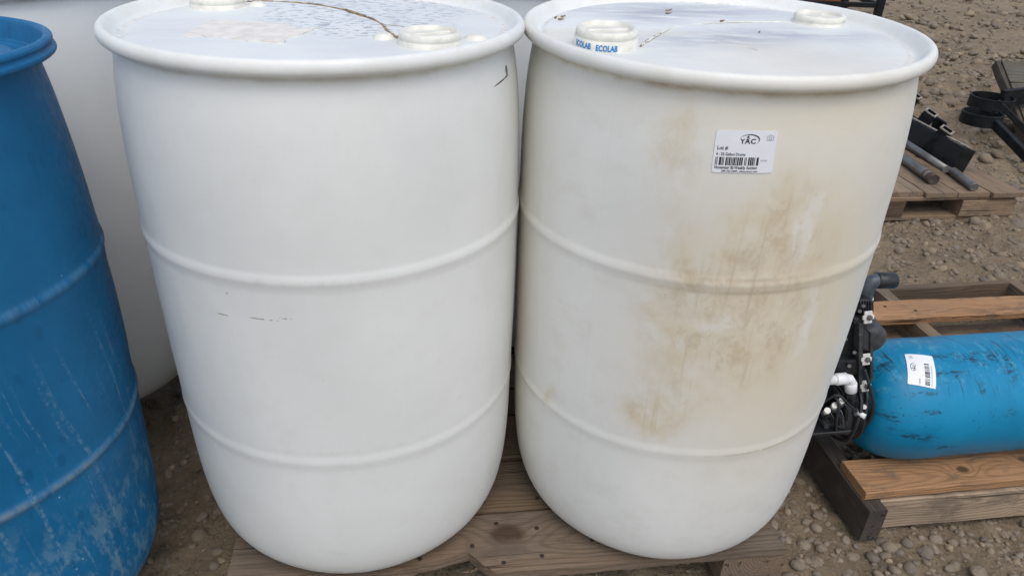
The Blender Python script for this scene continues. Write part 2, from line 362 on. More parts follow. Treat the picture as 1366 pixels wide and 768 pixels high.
M['wood_weathered'] = wood('weathered_plank', (.115, .095, .07), (.125, .112, .092), .7)
M['wood_brown'] = wood('pallet_wood_brown', (.135, .078, .045), (.14, .10, .07), .4)
M['wood_under'] = wood('pallet_wood_under', (.20, .14, .092), (.15, .12, .09), .5)

# ------------------------------------------------------------------ object helpers
def link(name, me, mat=None, parent=None, loc=None, rot=None):
    o = bpy.data.objects.new(name, me); COL.objects.link(o)
    if mat is not None and me is not None and not me.materials: me.materials.append(mat)
    if parent is not None: o.parent = parent
    if loc is not None: o.location = loc
    if rot is not None: o.rotation_euler = rot
    return o
def tag(o, label, cat, group=None, kind=None):
    o['label'] = label; o['category'] = cat
    if group: o['group'] = group
    if kind: o['kind'] = kind
    return o
def thing(name, label, cat, loc=(0, 0, 0), rot=(0, 0, 0), group=None):
    o = link(name, None, loc=loc, rot=rot); o.empty_display_size = .05; return tag(o, label, cat, group)
def mesh(name, v, f, smooth=False):
    me = bpy.data.meshes.new(name); me.from_pydata([tuple(map(float, q)) for q in v], [], f); me.update()
    if smooth: me.shade_smooth()
    return me
def bm_mesh(name, bm, smooth=False):
    me = bpy.data.meshes.new(name); bmesh.ops.recalc_face_normals(bm, faces=bm.faces); bm.to_mesh(me); bm.free()
    if smooth: me.shade_smooth()
    return me
def lathe(prof, n=96, warp=None):
    v = []; f = []; rings = []
    for (r, z) in prof:
        if r < 1e-6: rings.append([len(v)]); v.append((0, 0, z))
        else:
            st = len(v); rings.append(list(range(st, st+n)))
            for i in range(n):
                a = 2*PI*i/n; rr, zz = (r, z) if warp is None else warp(r, z, a)
                v.append((rr*math.cos(a), rr*math.sin(a), zz))
    for A, B in zip(rings, rings[1:]):
        if len(A) == 1: f += [(A[0], B[(i+1) % n], B[i]) for i in range(n)]
        elif len(B) == 1: f += [(A[i], A[(i+1) % n], B[0]) for i in range(n)]
        else: f += [(A[i], A[(i+1) % n], B[(i+1) % n], B[i]) for i in range(n)]
    return v, f
def smooth_profile(P, k=4):
    """smooth curve through the profile points (Hermite, chord-length tangents: no overshoot at uneven spacing)"""
    Q = np.array(P, float); h = np.maximum(np.linalg.norm(np.diff(Q, axis=0), axis=1), 1e-6); d = np.diff(Q, axis=0)/h[:, None]
    T = np.zeros_like(Q); T[0], T[-1] = d[0], d[-1]
    T[1:-1] = (d[:-1]*h[1:, None] + d[1:]*h[:-1, None])/(h[:-1]+h[1:])[:, None]
    out = []
    for i in range(len(Q)-1):
        for j in range(k):
            t = j/k; out.append(tuple((2*t**3-3*t*t+1)*Q[i]+(t**3-2*t*t+t)*h[i]*T[i]+(-2*t**3+3*t*t)*Q[i+1]+(t**3-t*t)*h[i]*T[i+1]))
    out.append(tuple(P[-1])); return [(max(r, 0), z) for r, z in out]
def box_bm(bm, c, s, bev=.002, rot=None, seg=1):
    r = bmesh.ops.create_cube(bm, size=1.0); vs = r['verts']
    for q in vs: q.co = Vector((q.co.x*s[0], q.co.y*s[1], q.co.z*s[2]))
    if bev:
        es = list({e for q in vs for e in q.link_edges}); b = bmesh.ops.bevel(bm, geom=es, offset=bev, segments=seg, affect='EDGES', profile=.6)
        vs = list({q for fa in b['faces'] for q in fa.verts} | {q for q in vs if q.is_valid})
    m = Matrix.Translation(c)
    if rot is not None: m = m @ rot.to_4x4()
    bmesh.ops.transform(bm, matrix=m, verts=vs)
def box(name, mat, parent, c, s, bev=.002, rot=(0, 0, 0), seg=1, smooth=False):
    bm = bmesh.new(); box_bm(bm, Vector((0, 0, 0)), s, bev, seg=seg)
    return link(name, bm_mesh(name, bm, smooth), mat, parent, c, rot)
def tube_geo(pts, r, n=10, cap=True):
    pts = [Vector(p) for p in pts]; rs = r if isinstance(r, (list, tuple)) else [r]*len(pts)
    v = []; f = []; prev = None
    for i, p in enumerate(pts):
        d = (pts[min(i+1, len(pts)-1)] - pts[max(i-1, 0)]).normalized()
        if prev is None:
            a = d.orthogonal().normalized()
        else:
            a = (prev - d*prev.dot(d)).normalized()
        prev = a; b = d.cross(a)
        for k in range(n):
            t = 2*PI*k/n; v.append(p + (a*math.cos(t)+b*math.sin(t))*rs[i])
    for i in range(len(pts)-1):
        for k in range(n): f.append((i*n+k, i*n+(k+1) % n, (i+1)*n+(k+1) % n, (i+1)*n+k))
    if cap: f.append(tuple(range(n-1, -1, -1))); f.append(tuple((len(pts)-1)*n+k for k in range(n)))
    return v, f
def tube(name, mat, parent, pts, r, n=12, smooth=True):
    v, f = tube_geo(pts, r, n); me = mesh(name, v, f)
    for p in me.polygons: p.use_smooth = smooth and len(p.vertices) == 4
    return link(name, me, mat, parent)
def spline(P, k=8):
    P = [Vector(p) for p in P]; out = []; Q = [P[0]] + P + [P[-1]]
    for i in range(1, len(Q)-2):
        p0, p1, p2, p3 = Q[i-1:i+3]
        for j in range(k):
            s = j/k; out.append(.5*((2*p1)+(-p0+p2)*s+(2*p0-5*p1+4*p2-p3)*s*s+(-p0+3*p1-3*p2+p3)*s**3))
    out.append(P[-1]); return out
def copy_tree(o, parent=None):
    c = o.copy(); COL.objects.link(c); c.parent = parent
    for ch in list(o.children): copy_tree(ch, c)
    return c
# value noise for geometry
def vnoise(x, y, seed=0):
    xi = np.floor(x).astype(np.int64); yi = np.floor(y).astype(np.int64); fx = x-xi; fy = y-yi
    fx = fx*fx*(3-2*fx); fy = fy*fy*(3-2*fy)
    def h(a, b):
        n = (a*374761393 + b*668265263 + seed*1442695041) & 0xffffffff
        n = ((n ^ (n >> 13))*1274126177) & 0xffffffff; return ((n ^ (n >> 16)) & 0xffff)/65535.0
    return (h(xi, yi)*(1-fx)+h(xi+1, yi)*fx)*(1-fy) + (h(xi, yi+1)*(1-fx)+h(xi+1, yi+1)*fx)*fy - .5

# ------------------------------------------------------------------ ground
def axis(lo, hi, step, far):
    c = list(np.arange(lo, hi+1e-6, step)); s = step; a = [c[-1]]
    while a[-1] < far: s *= 1.09; a.append(a[-1]+s)
    s = step; b = [c[0]]
    while b[-1] > -far: s *= 1.25; b.append(b[-1]-s)
    return np.array(b[:0:-1] + c + a[1:])
def ground_h(X, Y):
    d = np.hypot(X, Y); fade = 1/(1+(d/25)**2)
    h = .030*vnoise(X*1.1, Y*1.1, 1) + .016*vnoise(X*4, Y*4, 2) + .020*vnoise(X*12, Y*12, 3) + .018*vnoise(X*29, Y*29, 4) + .006*vnoise(X*60, Y*60, 6)
    h2 = (.07*vnoise(X*3.1, Y*5, 5)+.075*vnoise(X*9, Y*11, 8)+.03*vnoise(X*20, Y*22, 12))*np.clip((d-2.6)/3, 0, 1)
    return (h+h2)*fade - .012
gx = axis(-1.4, 3.2, .0125, 400); gy = axis(.55, 4.4, .0125, 400)
GX, GY = np.meshgrid(gx, gy); GZ = ground_h(GX, GY)
nx, ny = len(gx), len(gy)
gv = np.stack([GX.ravel(), GY.ravel(), GZ.ravel()], -1)
ii = (np.arange(ny-1)[:, None]*nx + np.arange(nx-1)[None, :]).ravel()
gf = np.stack([ii, ii+1, ii+nx+1, ii+nx], -1)
def np_mesh(name, v, f, smooth=True):
    me = bpy.data.meshes.new(name); k = f.shape[1]
    me.vertices.add(len(v)); me.vertices.foreach_set('co', np.ascontiguousarray(v, np.float32).ravel())
    me.loops.add(f.size); me.loops.foreach_set('vertex_index', np.ascontiguousarray(f, np.int32).ravel())
    me.polygons.add(len(f)); me.polygons.foreach_set('loop_start', np.arange(0, f.size, k, dtype=np.int32))
    me.polygons.foreach_set('use_smooth', np.full(len(f), smooth)); me.update(calc_edges=True); return me
ground = link('ground', np_mesh('ground', gv, gf), M['dirt']); ground['kind'] = 'structure'; ground['label'] = 'bare brown dirt yard strewn with gravel'

# ------------------------------------------------------------------ stones and gravel
def stone_shape(sub, seed, angular=False):
    bm = bmesh.new(); bmesh.ops.create_icosphere(bm, subdivisions=sub, radius=1.0); r = random.Random(seed)
    dirs = [(Vector((r.gauss(0, 1), r.gauss(0, 1), r.gauss(0, 1))).normalized(), r.uniform(.62, .95)) for _ in range(12 if angular else 4)]
    sx, sy, sz = r.uniform(.85, 1.15), r.uniform(.62, .95), r.uniform(.48, .75)
    for q in bm.verts:
        c = q.co.copy()
        for d, k in dirs:
            e = c.dot(d)
            if e > k: c -= d*(e-k)*(1.0 if angular else .6)
        q.co = Vector((c.x*sx, c.y*sy, c.z*sz))*(1+r.uniform(-.03, .03))
    v = np.array([tuple(q.co) for q in bm.verts]); f = np.array([[q.index for q in fa.verts] for fa in bm.faces]); bm.free(); return v, f
SH2 = [stone_shape(2, 100+i, i % 2 == 0) for i in range(8)]; SH1 = [stone_shape(1, 200+i, True) for i in range(8)]
def scatter(n, x0, x1, y0, y1, r0, r1, p=2.4):
    X = rng.uniform(x0, x1, n); Y = rng.uniform(y0, y1, n); u = rng.random(n)
    # clustered: keep more where a slow noise is high
    k = vnoise(X*2.3, Y*2.3, 9)+.5; keep = rng.random(n) < .35+.9*k; X, Y, u = X[keep], Y[keep], u[keep]
    R = (r0**(1-p) + u*(r1**(1-p)-r0**(1-p)))**(1/(1-p)); return np.stack([X, Y, R], -1)
ST = np.concatenate([scatter(16000, -1.3, 3.0, .55, 3.4, .0030, .026, 2.7), scatter(1300, .55, 1.7, .7, 1.35, .007, .020, 2.2), scatter(1800, .9, 3, 1.6, 3.4, .008, .028, 2.3), scatter(6000, 1.2, 5.5, 2.8, 6.5, .010, .045, 2.3), scatter(5000, 2.5, 10, 5.5, 12, .018, .06, 2.4), scatter(90, -.8, -.35, .75, 1.5, .009, .02, 2.2), scatter(9000, -1, 7, 3.0, 8, .007, .04, 2.9), scatter(5000, 0, 15, 7, 22, .018, .07, 2.8)])
ps, zz = to_px(np.stack([ST[:, 0], ST[:, 1], 0*ST[:, 0]], -1))
infr = (zz > .2) & (ps[:, 0] > -250) & (ps[:, 0] < PW+350) & (ps[:, 1] > -60) & (ps[:, 1] < PH+260)
ST, ps, zz = ST[infr], ps[infr], zz[infr]
# footprint of pallets stays free of bigger stones
def rel(P, A, ang): c, s = math.cos(ang), math.sin(ang); d = P-np.array(A); return d[:, 0]*c+d[:, 1]*s, -d[:, 0]*s+d[:, 1]*c
PAL = [((-.463, .822), rad(8.6), 1.02, 1.2), ((.753, 1.12), rad(9.5), 1.1, .86), ((1.07, 2.78), rad(8.6), 1.14, 1.0)]
ok = np.ones(len(ST), bool)
for A, ang, L, D in PAL:
    uu, vv = rel(ST[:, :2], A, ang); ins = (uu > -.02) & (uu < L+.02) & (vv > -.02) & (vv < D+.02); ok &= ~(ins & (ST[:, 2] > .010))
ST, ps, zz = ST[ok], ps[ok], zz[ok]
sizepx = ST[:, 2]*2*FPX/zz
vis = ((ps[:, 0] > 1056) | ((ps[:, 0] > 190) & (ps[:, 0] < 330) & (ps[:, 1] > 490))) & (ps[:, 0] < 1380) & (ps[:, 1] > -5) & (ps[:, 1] < 780)
vis &= ~((ps[:, 0] < 1245) & (ps[:, 1] < 60)) & ~((ps[:, 0] < 1180) & (ps[:, 1] < 360))
order = np.argsort(-(sizepx*vis)); part = np.zeros(len(ST), bool); part[order[:262]] = True
part &= sizepx*vis > 7
me2 = [np_mesh('stone', *s, i % 2 == 1) for i, s in enumerate(SH2)]
for m_ in me2: m_.materials.append(M['stone'])
GHs = ground_h(ST[:, 0], ST[:, 1])
for k in np.nonzero(part)[0]:
    o = link('stone', me2[int(rng.integers(8))], None, ground, (ST[k, 0], ST[k, 1], GHs[k]+ST[k, 2]*rng.uniform(-.15, .22)), (rng.uniform(-.3, .3), rng.uniform(-.3, .3), rng.uniform(0, 6.28)))
    o.scale = (ST[k, 2],)*3
for k in range(34):
    q = onz(rng.uniform(1134, 1192), rng.uniform(588, 613), .055)
    rr_ = rng.uniform(.009, .016); lift = rng.uniform(.01, .05) if k > 16 else rng.uniform(.05, .075)
    o = link('stone', me2[int(rng.integers(8))], None, ground, (q.x+rng.uniform(-.01, .01), q.y+rng.uniform(-.01, .015), lift-.012), (rng.uniform(-.5, .5), rng.uniform(-.5, .5), rng.uniform(0, 6.28))); o.scale = (rr_,)*3
def gravel_mesh(sel, shapes):
    V = []; F = []; T = []; base = 0
    idx = np.nonzero(sel)[0]; grp = rng.integers(0, len(shapes), len(idx))
    for g, (sv, sf) in enumerate(shapes):
        k = idx[grp == g]; n = len(k)
        if not n: continue
        a = rng.uniform(0, 2*PI, n); c, s = np.cos(a), np.sin(a); R = ST[k, 2]
        x = sv[None, :, 0]*c[:, None]-sv[None, :, 1]*s[:, None]; y = sv[None, :, 0]*s[:, None]+sv[None, :, 1]*c[:, None]
        tilt = rng.uniform(-.35, .35, n); z = sv[None, :, 2]*np.ones((n, 1)) + x*tilt[:, None]
        v = np.stack([x*R[:, None]+ST[k, 0][:, None], y*R[:, None]+ST[k, 1][:, None], z*R[:, None]+(GHs[k]+R*rng.uniform(-.15, .22, n))[:, None]], -1)
        V.append(v.reshape(-1, 3)); m = len(sv)
        F.append((sf[None]+(base+np.arange(n)*m)[:, None, None]).reshape(-1, 3)); base += n*m
        T.append(np.repeat(rng.random(n), m))
    me = np_mesh('gravel', np.concatenate(V), np.concatenate(F), shapes is SH2)
    at = me.attributes.new('tone', 'FLOAT', 'POINT'); at.data.foreach_set('value', np.concatenate(T).astype(np.float32))
    return me
big = ~part & (sizepx > 9)
for nm, sel, sh in (('gravel', big, SH2), ('gravel', ~part & ~big, SH1)):
    o = link(nm, gravel_mesh(sel, sh), M['gravel'], ground); o['kind'] = 'stuff'

# ------------------------------------------------------------------ pallets
def board(name, mat, parent, c, s, rz=0.0, jit=.0015, cuts=10, wobble=.0018, seed=0, bev=.0022):
    """a sawn board: slightly bowed and uneven long edges; local x along its length"""
    L, Wd, T = s; r = random.Random(seed*7919+13)
    n = cuts; v = []; f = []
    ph = [r.uniform(0, 6.28) for _ in range(6)]
    def wob(x, k): return wobble*(math.sin(x*7+ph[k])+.5*math.sin(x*23+ph[k+1]))+r.uniform(-jit, jit)
    for i in range(n+1):
        x = -L/2 + L*i/n; y0 = -Wd/2+wob(x, 0); y1 = Wd/2+wob(x, 2); bow = wobble*.8*math.sin(x*3+ph[4])
        if i in (0, n): xo = r.uniform(-.003, .003)
        else: xo = 0
        b = bev
        for (yy, zz_) in ((y0+b, -T/2), (y1-b, -T/2), (y1, -T/2+b), (y1, T/2-b), (y1-b, T/2), (y0+b, T/2), (y0, T/2-b), (y0, -T/2+b)):
            v.append((x+xo+r.uniform(-.001, .001)*(i in (0, n)), yy, zz_+bow))
    for i in range(n):
        for k in range(8): f.append((i*8+k, i*8+(k+1) % 8, (i+1)*8+(k+1) % 8, (i+1)*8+k))
    f.append(tuple(range(8))); f.append(tuple(n*8+k for k in range(7, -1, -1)))
    bm = bmesh.new(); bv = [bm.verts.new(q) for q in v]
    for q in f: bm.faces.new([bv[k] for k in q])
    return link(name, bm_mesh(name, bm), mat, parent, c, (0, 0, rz))
nail_v, nail_f = lathe([(0, .0), (.0042, 0), (.0045, .0008), (.003, .0014), (0, .0014)], 10)
NAIL = mesh('nail', nail_v, nail_f, True); NAIL.materials.append(M['nail'])

# --- pallet under the white drums (local x along its front, y away)
pd = thing('wooden_pallet', 'worn brown wooden pallet under the white drums with a broken front board', 'pallet', (-.463, .822, 0), (0, 0, rad(8.6)))
TOPZ = .107
def px_local(px, py, z, emp_loc, ang):
    p = onz(px, py, z); d = Vector((p.x-emp_loc[0], p.y-emp_loc[1])); c, s = math.cos(ang), math.sin(ang); return d.x*c+d.y*s, -d.x*s+d.y*c
PL = lambda px, py, z=TOPZ: px_local(px, py, z, (-.463, .822), rad(8.6))
# front deck board with a bite torn out of its front edge
def front_board():
    r = random.Random(3); T = .021; L0, L1, D = -.010, 1.014, .138
    edge = []
    xs = np.linspace(L0, L1, 90)
    a0, a1 = PL(470, 768)[0], PL(634, 760)[0]
    for x in xs:
        y = .0018*math.sin(x*9)+r.uniform(-.001, .001)
        if a0 < x < a1:
            s = (x-a0)/(a1-a0); y = .006+.042*s**1.1 + r.uniform(-.0015, .0035)
        elif a1 <= x < a1+.03: y = max(y, .034-(x-a1)*1.1 + r.uniform(-.006, .006))
        edge.append((x, y))
    back = [(x, D+.0015*math.sin(x*11)+r.uniform(-.0008, .0008)) for x in xs[::-1]]
    # ragged right end
    endr = [(L1-.005, D*.2), (L1+.006, D*.24), (L1-.007, D*.45), (L1+.002, D*.5), (L1-.008, D*.72), (L1+.004, D*.78)]
    out = edge + endr + back
    bm = bmesh.new(); cx, cy = .51, .069
    lo = [bm.verts.new((x-cx, y-cy, -T/2)) for x, y in out]; hi = [bm.verts.new((x-cx, y-cy, T/2)) for x, y in out]
    n = len(out)
    for k in range(n): bm.faces.new((lo[k], lo[(k+1) % n], hi[(k+1) % n], hi[k]))
    m = len(xs); hc_ = bm.verts.new((L1-.0112-cx, D/2-cy, T/2)); lc_ = bm.verts.new((L1-.0112-cx, D/2-cy, -T/2))
    for k in range(m-1):      # quads across the board
        b0, b1 = n-1-k, n-2-k
        if k == m-2: bm.faces.new((hi[k], hi[k+1], hc_, hi[b1], hi[b0])); bm.faces.new((lo[k+1], lo[k], lo[b0], lo[b1], lc_)); break
        bm.faces.new((hi[k], hi[k+1], hi[b1], hi[b0])); bm.faces.new((lo[k+1], lo[k], lo[b0], lo[b1]))
    e = list(range(m-1, m+len(endr)+1)); hc, lc = hc_, lc_
    for a_, b_ in zip(e, e[1:]): bm.faces.new((hi[a_], hi[b_], hc)); bm.faces.new((lo[b_], lo[a_], lc))
    o = link('deck_board', bm_mesh('deck_board', bm), None, pd, (cx, cy, TOPZ-T/2))
    k = PL(676, 712); me = o.data
    t = wood('pallet_wood_front', (.215, .150, .100), (.175, .138, .104), .55, knots=((k[0]-cx, k[1]-cy, .033),), ring=.0085); me.materials.append(t)
    return o
fb = front_board()
# splinters at the torn end
for k in range(7):
    x = PL(634, 757)[0]+random.uniform(-.012, .014); y = .012+random.uniform(0, .016)
    tube('splinter', M['wood_drum'], fb, [(x-.51, y-.069, .006+random.uniform(-.01, .006)), (x-.51-random.uniform(.006, .018), y-.069-random.uniform(.002, .01), random.uniform(-.004, .014))], [.0022, .0004], 5)
for (px, py) in ((662, 698), (716, 704), (672, 750), (723, 741), (630, 728), (560, 745), (790, 720), (880, 742)):
    x, y = PL(px, py)
    link('nail', NAIL, None, fb, (x-.51, y-.069, .0102))
yb = .144; k = 1
dw = [.140, .138, .095, .140, .12, .135, .14, .14]
for wd in dw:
    if yb+wd > 1.2: break
    b = board('deck_board', M['wood_drum'], pd, (.51+random.uniform(-.006, .006), yb+wd/2, TOPZ-.0105-random.uniform(0, .002)), (1.03+random.uniform(-.012, .012), wd, .021), seed=k, cuts=14)
    for q in (.07, .20, .45, .56, .95):
        for e in (-.3, .3): link('nail', NAIL, None, b, (q-.51, e*wd, .0102))
    yb += wd+random.uniform(.004, .012); k += 1
sy = 1.17
for i, (cx, wd) in enumerate(((.058, .10), (.50, .09), (.957, .126))):
    board('stringer', M['wood_under'], pd, (cx, .002+sy/2, (TOPZ-.0225)/2), (sy, wd, TOPZ-.0225), rad(90), seed=40+i, jit=.001, bev=.003)

# --- pallet under the tank
PT = (.747, 1.117); AT = rad(9.7)
pt = thing('wooden_pallet', 'open wooden pallet with orange front board and dark left stringer under the blue tank', 'pallet', (*PT, 0), (0, 0, AT))
def LT(px, py, z): return px_local(px, py, z, PT, AT)
board('stringer', M['wood_dark'], pt, (.018, .42, .0455), (.88, .040, .087), rad(90), seed=60, jit=.001)          # dark left runner, its end shows
board('stringer', M['wood_grey'], pt, (.575, .45, .0455), (.82, .042, .087), rad(90), seed=61, jit=.001)
board('stringer', M['wood_under'], pt, (1.06, .45, .0455), (.82, .042, .087), rad(90), seed=62, jit=.001)
board('fascia_board', M['wood_tan'], pt, (.566, .012, .0425), (1.050, .022, .083), 0, seed=63, jit=.0008)
b = board('deck_board', M['wood_orange'], pt, (.555, .049, .0995), (1.10, .094, .021), rad(-.6), seed=64, jit=.0015, cuts=26)
for q in (-.42, -.40, .02, .05):
    for e in (-.025, .025): link('nail', NAIL, None, b, (q, e, .0098))
bb = board('deck_board', M['wood_orange'], pt, (.545, .690, .1005), (1.12, .100, .021), 0, seed=65, jit=.003, cuts=26)
for q in (-.02, .06): link('nail', NAIL, None, bb, (q-.03, .02-.03*(q > 0), .0102))
board('bottom_board', M['wood_grey'], pt, (.62, .66, .014), (1.0, .12, .020), 0, seed=66)
board('bottom_board', M['wood_under'], pt, (.57, .86, .045), (1.1, .022, .085), 0, seed=67)

# --- far pallet with steel on it
PF = (.962, 2.710); AF = rad(8.3)
pf = thing('wooden_pallet', 'weathered grey wooden pallet carrying loose steel bars and black hitch', 'pallet', (*PF, 0), (0, 0, AF))
x = 0.0; k = 0
WF = [.14, .14, .135, .14, .14, .14, .14, .138]
for wd in WF:
    sh = -.012 if k == 7 else random.uniform(-.008, .02)
    board('deck_board', M['wood_grey'], pf, (x+wd/2, .5+sh/2, .114), (1.0-sh, wd, .019), rad(90), seed=80+k)
    x += wd + .004; k += 1
for i, cy in enumerate((.06, .5, .94)):
    for j, (a, b_) in enumerate(((.0, .22), (.48, .64), (.895, 1.135))):
        board('block', M['wood_grey'] if i == 0 and j == 2 else M['wood_brown'], pf, ((a+b_)/2, cy, .052), (b_-a, .11, .070), 0, seed=90+i*3+j, jit=.0005)
    board('stringer_board', M['wood_grey'], pf, (.567, cy, .0955), (1.13, .10, .0165), 0, seed=100+i)
    board('bottom_board', M['wood_grey'], pf, (.567, cy, .008), (1.14, .10, .018), 0, seed=104+i)

# --- pallet under the blue drum and the drum behind it
pl = thing('wooden_pallet', 'brown wooden pallet shaded beneath the blue drum', 'pallet', (-.70, .55, 0), (0, 0, rad(17)))
for i in range(7): board('deck_board', M['wood_under'], pl, (-.51, .05+i*.176, .0905), (1.0, .14, .019), 0, seed=120+i)
for i, cx in enumerate((-.05, -.5, -.95)): board('stringer', M['wood_under'], pl, (cx, .575, .04), (1.2, .09, .0795), rad(90), seed=130+i)

# ------------------------------------------------------------------ drums
PROF = [(.0, -.012), (.15, -.014), (.182, -.0178), (.208, -.0168), (.2365, -.0090), (.2595, .008), (.2735, .036), (.2818, .073), (.2862, .115), (.2888, .17), (.2896, .23), (.2898, .262),
        (.2901, .274), (.2908, .2815), (.2914, .2885), (.2911, .295), (.2905, .302), (.2905, .310), (.2918, .40), (.2926, .50), (.2928, .581), (.2930, .589), (.2939, .597), (.2949, .604), (.2943, .6105), (.2931, .617), (.2928, .624),
        (.2922, .68), (.2908, .735), (.2882, .78), (.2848, .815), (.2812, .840), (.2788, .854), (.2786, .861), (.2820, .8650), (.2895, .8676), (.2938, .8716), (.2950, .8768), (.2940, .8822), (.2912, .8862), (.2875, .8877), (.2838, .8866), (.2805, .8830), (.2765, .8775), (.2720, .8722),
        (.2685, .8698), (.2655, .8695), (.2625, .8708), (.2570, .8728), (.246, .8738), (.20, .8745), (.12, .8750), (.0, .8755)]
# the same drum with its hoops worn flat
PROF_PLAIN = [q for q in PROF if not (.275 < q[1] < .305 or .585 < q[1] < .622)]
WALL = {}
def drum_mesh(name, seed, prof=PROF, n=160, amp=.0016, extra=None):
    r = random.Random(seed); ph = [r.uniform(0, 6.28) for _ in range(8)]
    P = smooth_profile(prof, 3)
    def warp(rr, z, a):
        k = amp*(math.sin(2*a+ph[0]+z*3) + .5*math.sin(3*a+ph[1]-z*6) + .25*math.sin(7*a+ph[2]+z*11))
        q = rr+k*min(1, rr/.2)
        zz_ = z + (.0012*math.sin(3*a+ph[3]) if z > .84 and rr < .262 else 0)
        if extra: q, zz_ = extra(q, zz_, a)
        return q, zz_
    WALL[seed] = lambda z, a: warp(float(np.interp(z, [q[1] for q in P if q[0] > .27 and q[1] < .855], [q[0] for q in P if q[0] > .27 and q[1] < .855])), z, a)[0]
    v, f = lathe(P, n, warp); return mesh(name, v, f, True)
CAPP = [(.0455, -.004), (.0455, .002), (.0432, .0035), (.0425, .006), (.0425, .0185), (.0405, .0195), (.0405, .0215), (.0412, .0225), (.0412, .0265), (.0405, .0295), (.0385, .0318), (.0350, .0322), (.0325, .0305), (.0315, .0265), (.020, .0260), (0, .0260)]
def cap(parent, x, y, z, rz=0, tilt=0, s=1.0, mat='cap'):
    v, f = lathe(CAPP, 40); me = mesh('bung_cap', v, f, True); o = link('bung_cap', me, M[mat], parent, (x, y, z), (tilt, 0, rz)); o.scale = (s, s, s*.84)
    # cross rib in the recess
    bm = bmesh.new(); box_bm(bm, Vector((0, 0, .026)), (.058, .007, .006), .0015); link('cap_rib', bm_mesh('cap_rib', bm), M[mat], o)
    return o
def lid_seam(parent, pts, r=.0021, mat='dirt_line', name='mould_seam', z=.8758):
    P = spline([(a, b, z) for a, b in pts], 8); n = len(P)
    P = [p+Vector((random.gauss(0, .0007), random.gauss(0, .0007), 0)) for p in P]
    rs = [r*random.uniform(.5, 1.2) for _ in P]; rs[0] = rs[-1] = .0003
    return tube(name, M[mat], parent, P, rs, 6)

DL = dict(c=(-.2874, 1.1152), t=(-.005, -.0084)); DR = dict(c=(.3058, 1.1827), t=(-.0116, -.0289))
def drum(label, c, lean, mat, seed, zb, group=None, prof=PROF, name='plastic_drum', **kw):
    d = thing(name, label, 'drum', (c[0], c[1], zb), (-lean[1], lean[0], 0), group)
    link('drum_body', drum_mesh('drum_body', seed, prof, **kw), M[mat], d); return d
ZD = TOPZ + .018
dl = drum('clean white plastic drum with torn paper label on its lid', DL['c'], DL['t'], 'poly_left', 1, ZD)
cap(dl, .171, -.112, .8635, rad(35)); cap(dl, -.186, .100, .8635, rad(80))
lid_seam(dl, [(-.136, .150), (-.08, .143), (-.011, .116), (.05, .055), (.089, -.011), (.105, -.055), (.128, -.100)])
lid_seam(dl, [(.089, -.011), (.115, -.018), (.150, -.045)], .0012)
lid_seam(dl, [(-.136, .150), (-.150, .14), (-.165, .13)], .002)
# bosses beside the caps
def boss(parent, x, y, r, h):
    v, f = lathe(smooth_profile([(r*1.5, -.002), (r*1.25, .001), (r, h*.6), (r*.7, h), (0, h*1.05)], 3), 24); link('moulded_boss', mesh('moulded_boss', v, f, True), M['cap'], parent, (x, y, .8735))
boss(dl, .106, -.092, .012, .007); boss(dl, .228, -.075, .014, .006); boss(dl, -.128, .112, .012, .007)
# torn paper on the lid
def torn():
    r = random.Random(5)
    C = [(248, 46), (290, 26), (318, 27), (345, 30), (392, 33), (405, 38), (430, 37), (412, 45), (388, 50), (386, 56), (330, 52), (290, 48)]
    pts = []
    for a, b in zip(C, C[1:]+C[:1]):
        for s in np.linspace(0, 1, 6)[:-1]:
            p = onz(a[0]+(b[0]-a[0])*s, a[1]+(b[1]-a[1])*s, ZD+.875); pts.append((p.x-DL['c'][0]+r.uniform(-.0025, .0025), p.y-DL['c'][1]+r.uniform(-.004, .004)))
    bm = bmesh.new(); vs = [bm.verts.new((x, y, .8762+r.uniform(0, .0012))) for x, y in pts]; fa = bm.faces.new(vs); g = bmesh.ops.extrude_face_region(bm, geom=[fa])
    for q in g['geom']:
        if isinstance(q, bmesh.types.BMVert): q.co.z -= .0022
    return link('paper_remnant', bm_mesh('paper_remnant', bm), M['torn_paper'], dl)
pr = torn(); pr['label'] = 'torn white paper label stuck to the lid'

dr = drum('dirt-stained white plastic drum with a barcode sticker below its rim', DR['c'], DR['t'], 'poly_right', 2, ZD, amp=.0020)
rc1 = cap(dr, -.180, -.102, .8715, rad(15), rad(2), 1.04); cap(dr, .180, .092, .8635, rad(60), 0, .97)
lid_seam(dr, [(-.132, -.105), (-.11, -.06), (-.068, .015), (.0, .062), (.08, .082), (.135, .088)], .0013, 'cap')
lid_seam(dr, [(-.132, -.108), (-.122, -.08), (-.108, -.055), (-.09, -.02)], .0011)
lid_seam(dr, [(-.02, -.075), (.01, -.09), (.03, -.115)], .0012, 'cap')
for (x, y) in ((-.06, .13), (-.055, .155), (.02, .08), (-.245, .07), (-.235, .078), (-.24, .06), (.06, .0)):
    tube('leaf_crumb', M['dirt_line'], dr, [(x, y, .8755), (x+random.uniform(.003, .012), y+random.uniform(-.01, .01), .877)], [.0022, .0006], 5)
ZB_GAP = TOPZ
c8, s8 = math.cos(rad(8.4)), math.sin(rad(8.4))
drum('plain white plastic drum standing hidden behind the gap between the two front drums', (.172, 1.775), (0, 0), 'poly_back', 3, ZD, prof=PROF_PLAIN)
drum('unseen white plastic drum added to block light behind the clean drum with torn label', (-.405, 1.700), (0, 0), 'poly_back', 6, ZD, prof=PROF_PLAIN)  # fourth drum of the lot, out of sight, added to darken the left gap
drum('white plastic drum standing behind the blue drum', (-1.045, 1.462), (0, 0), 'poly_back', 4, .118, prof=PROF_PLAIN)

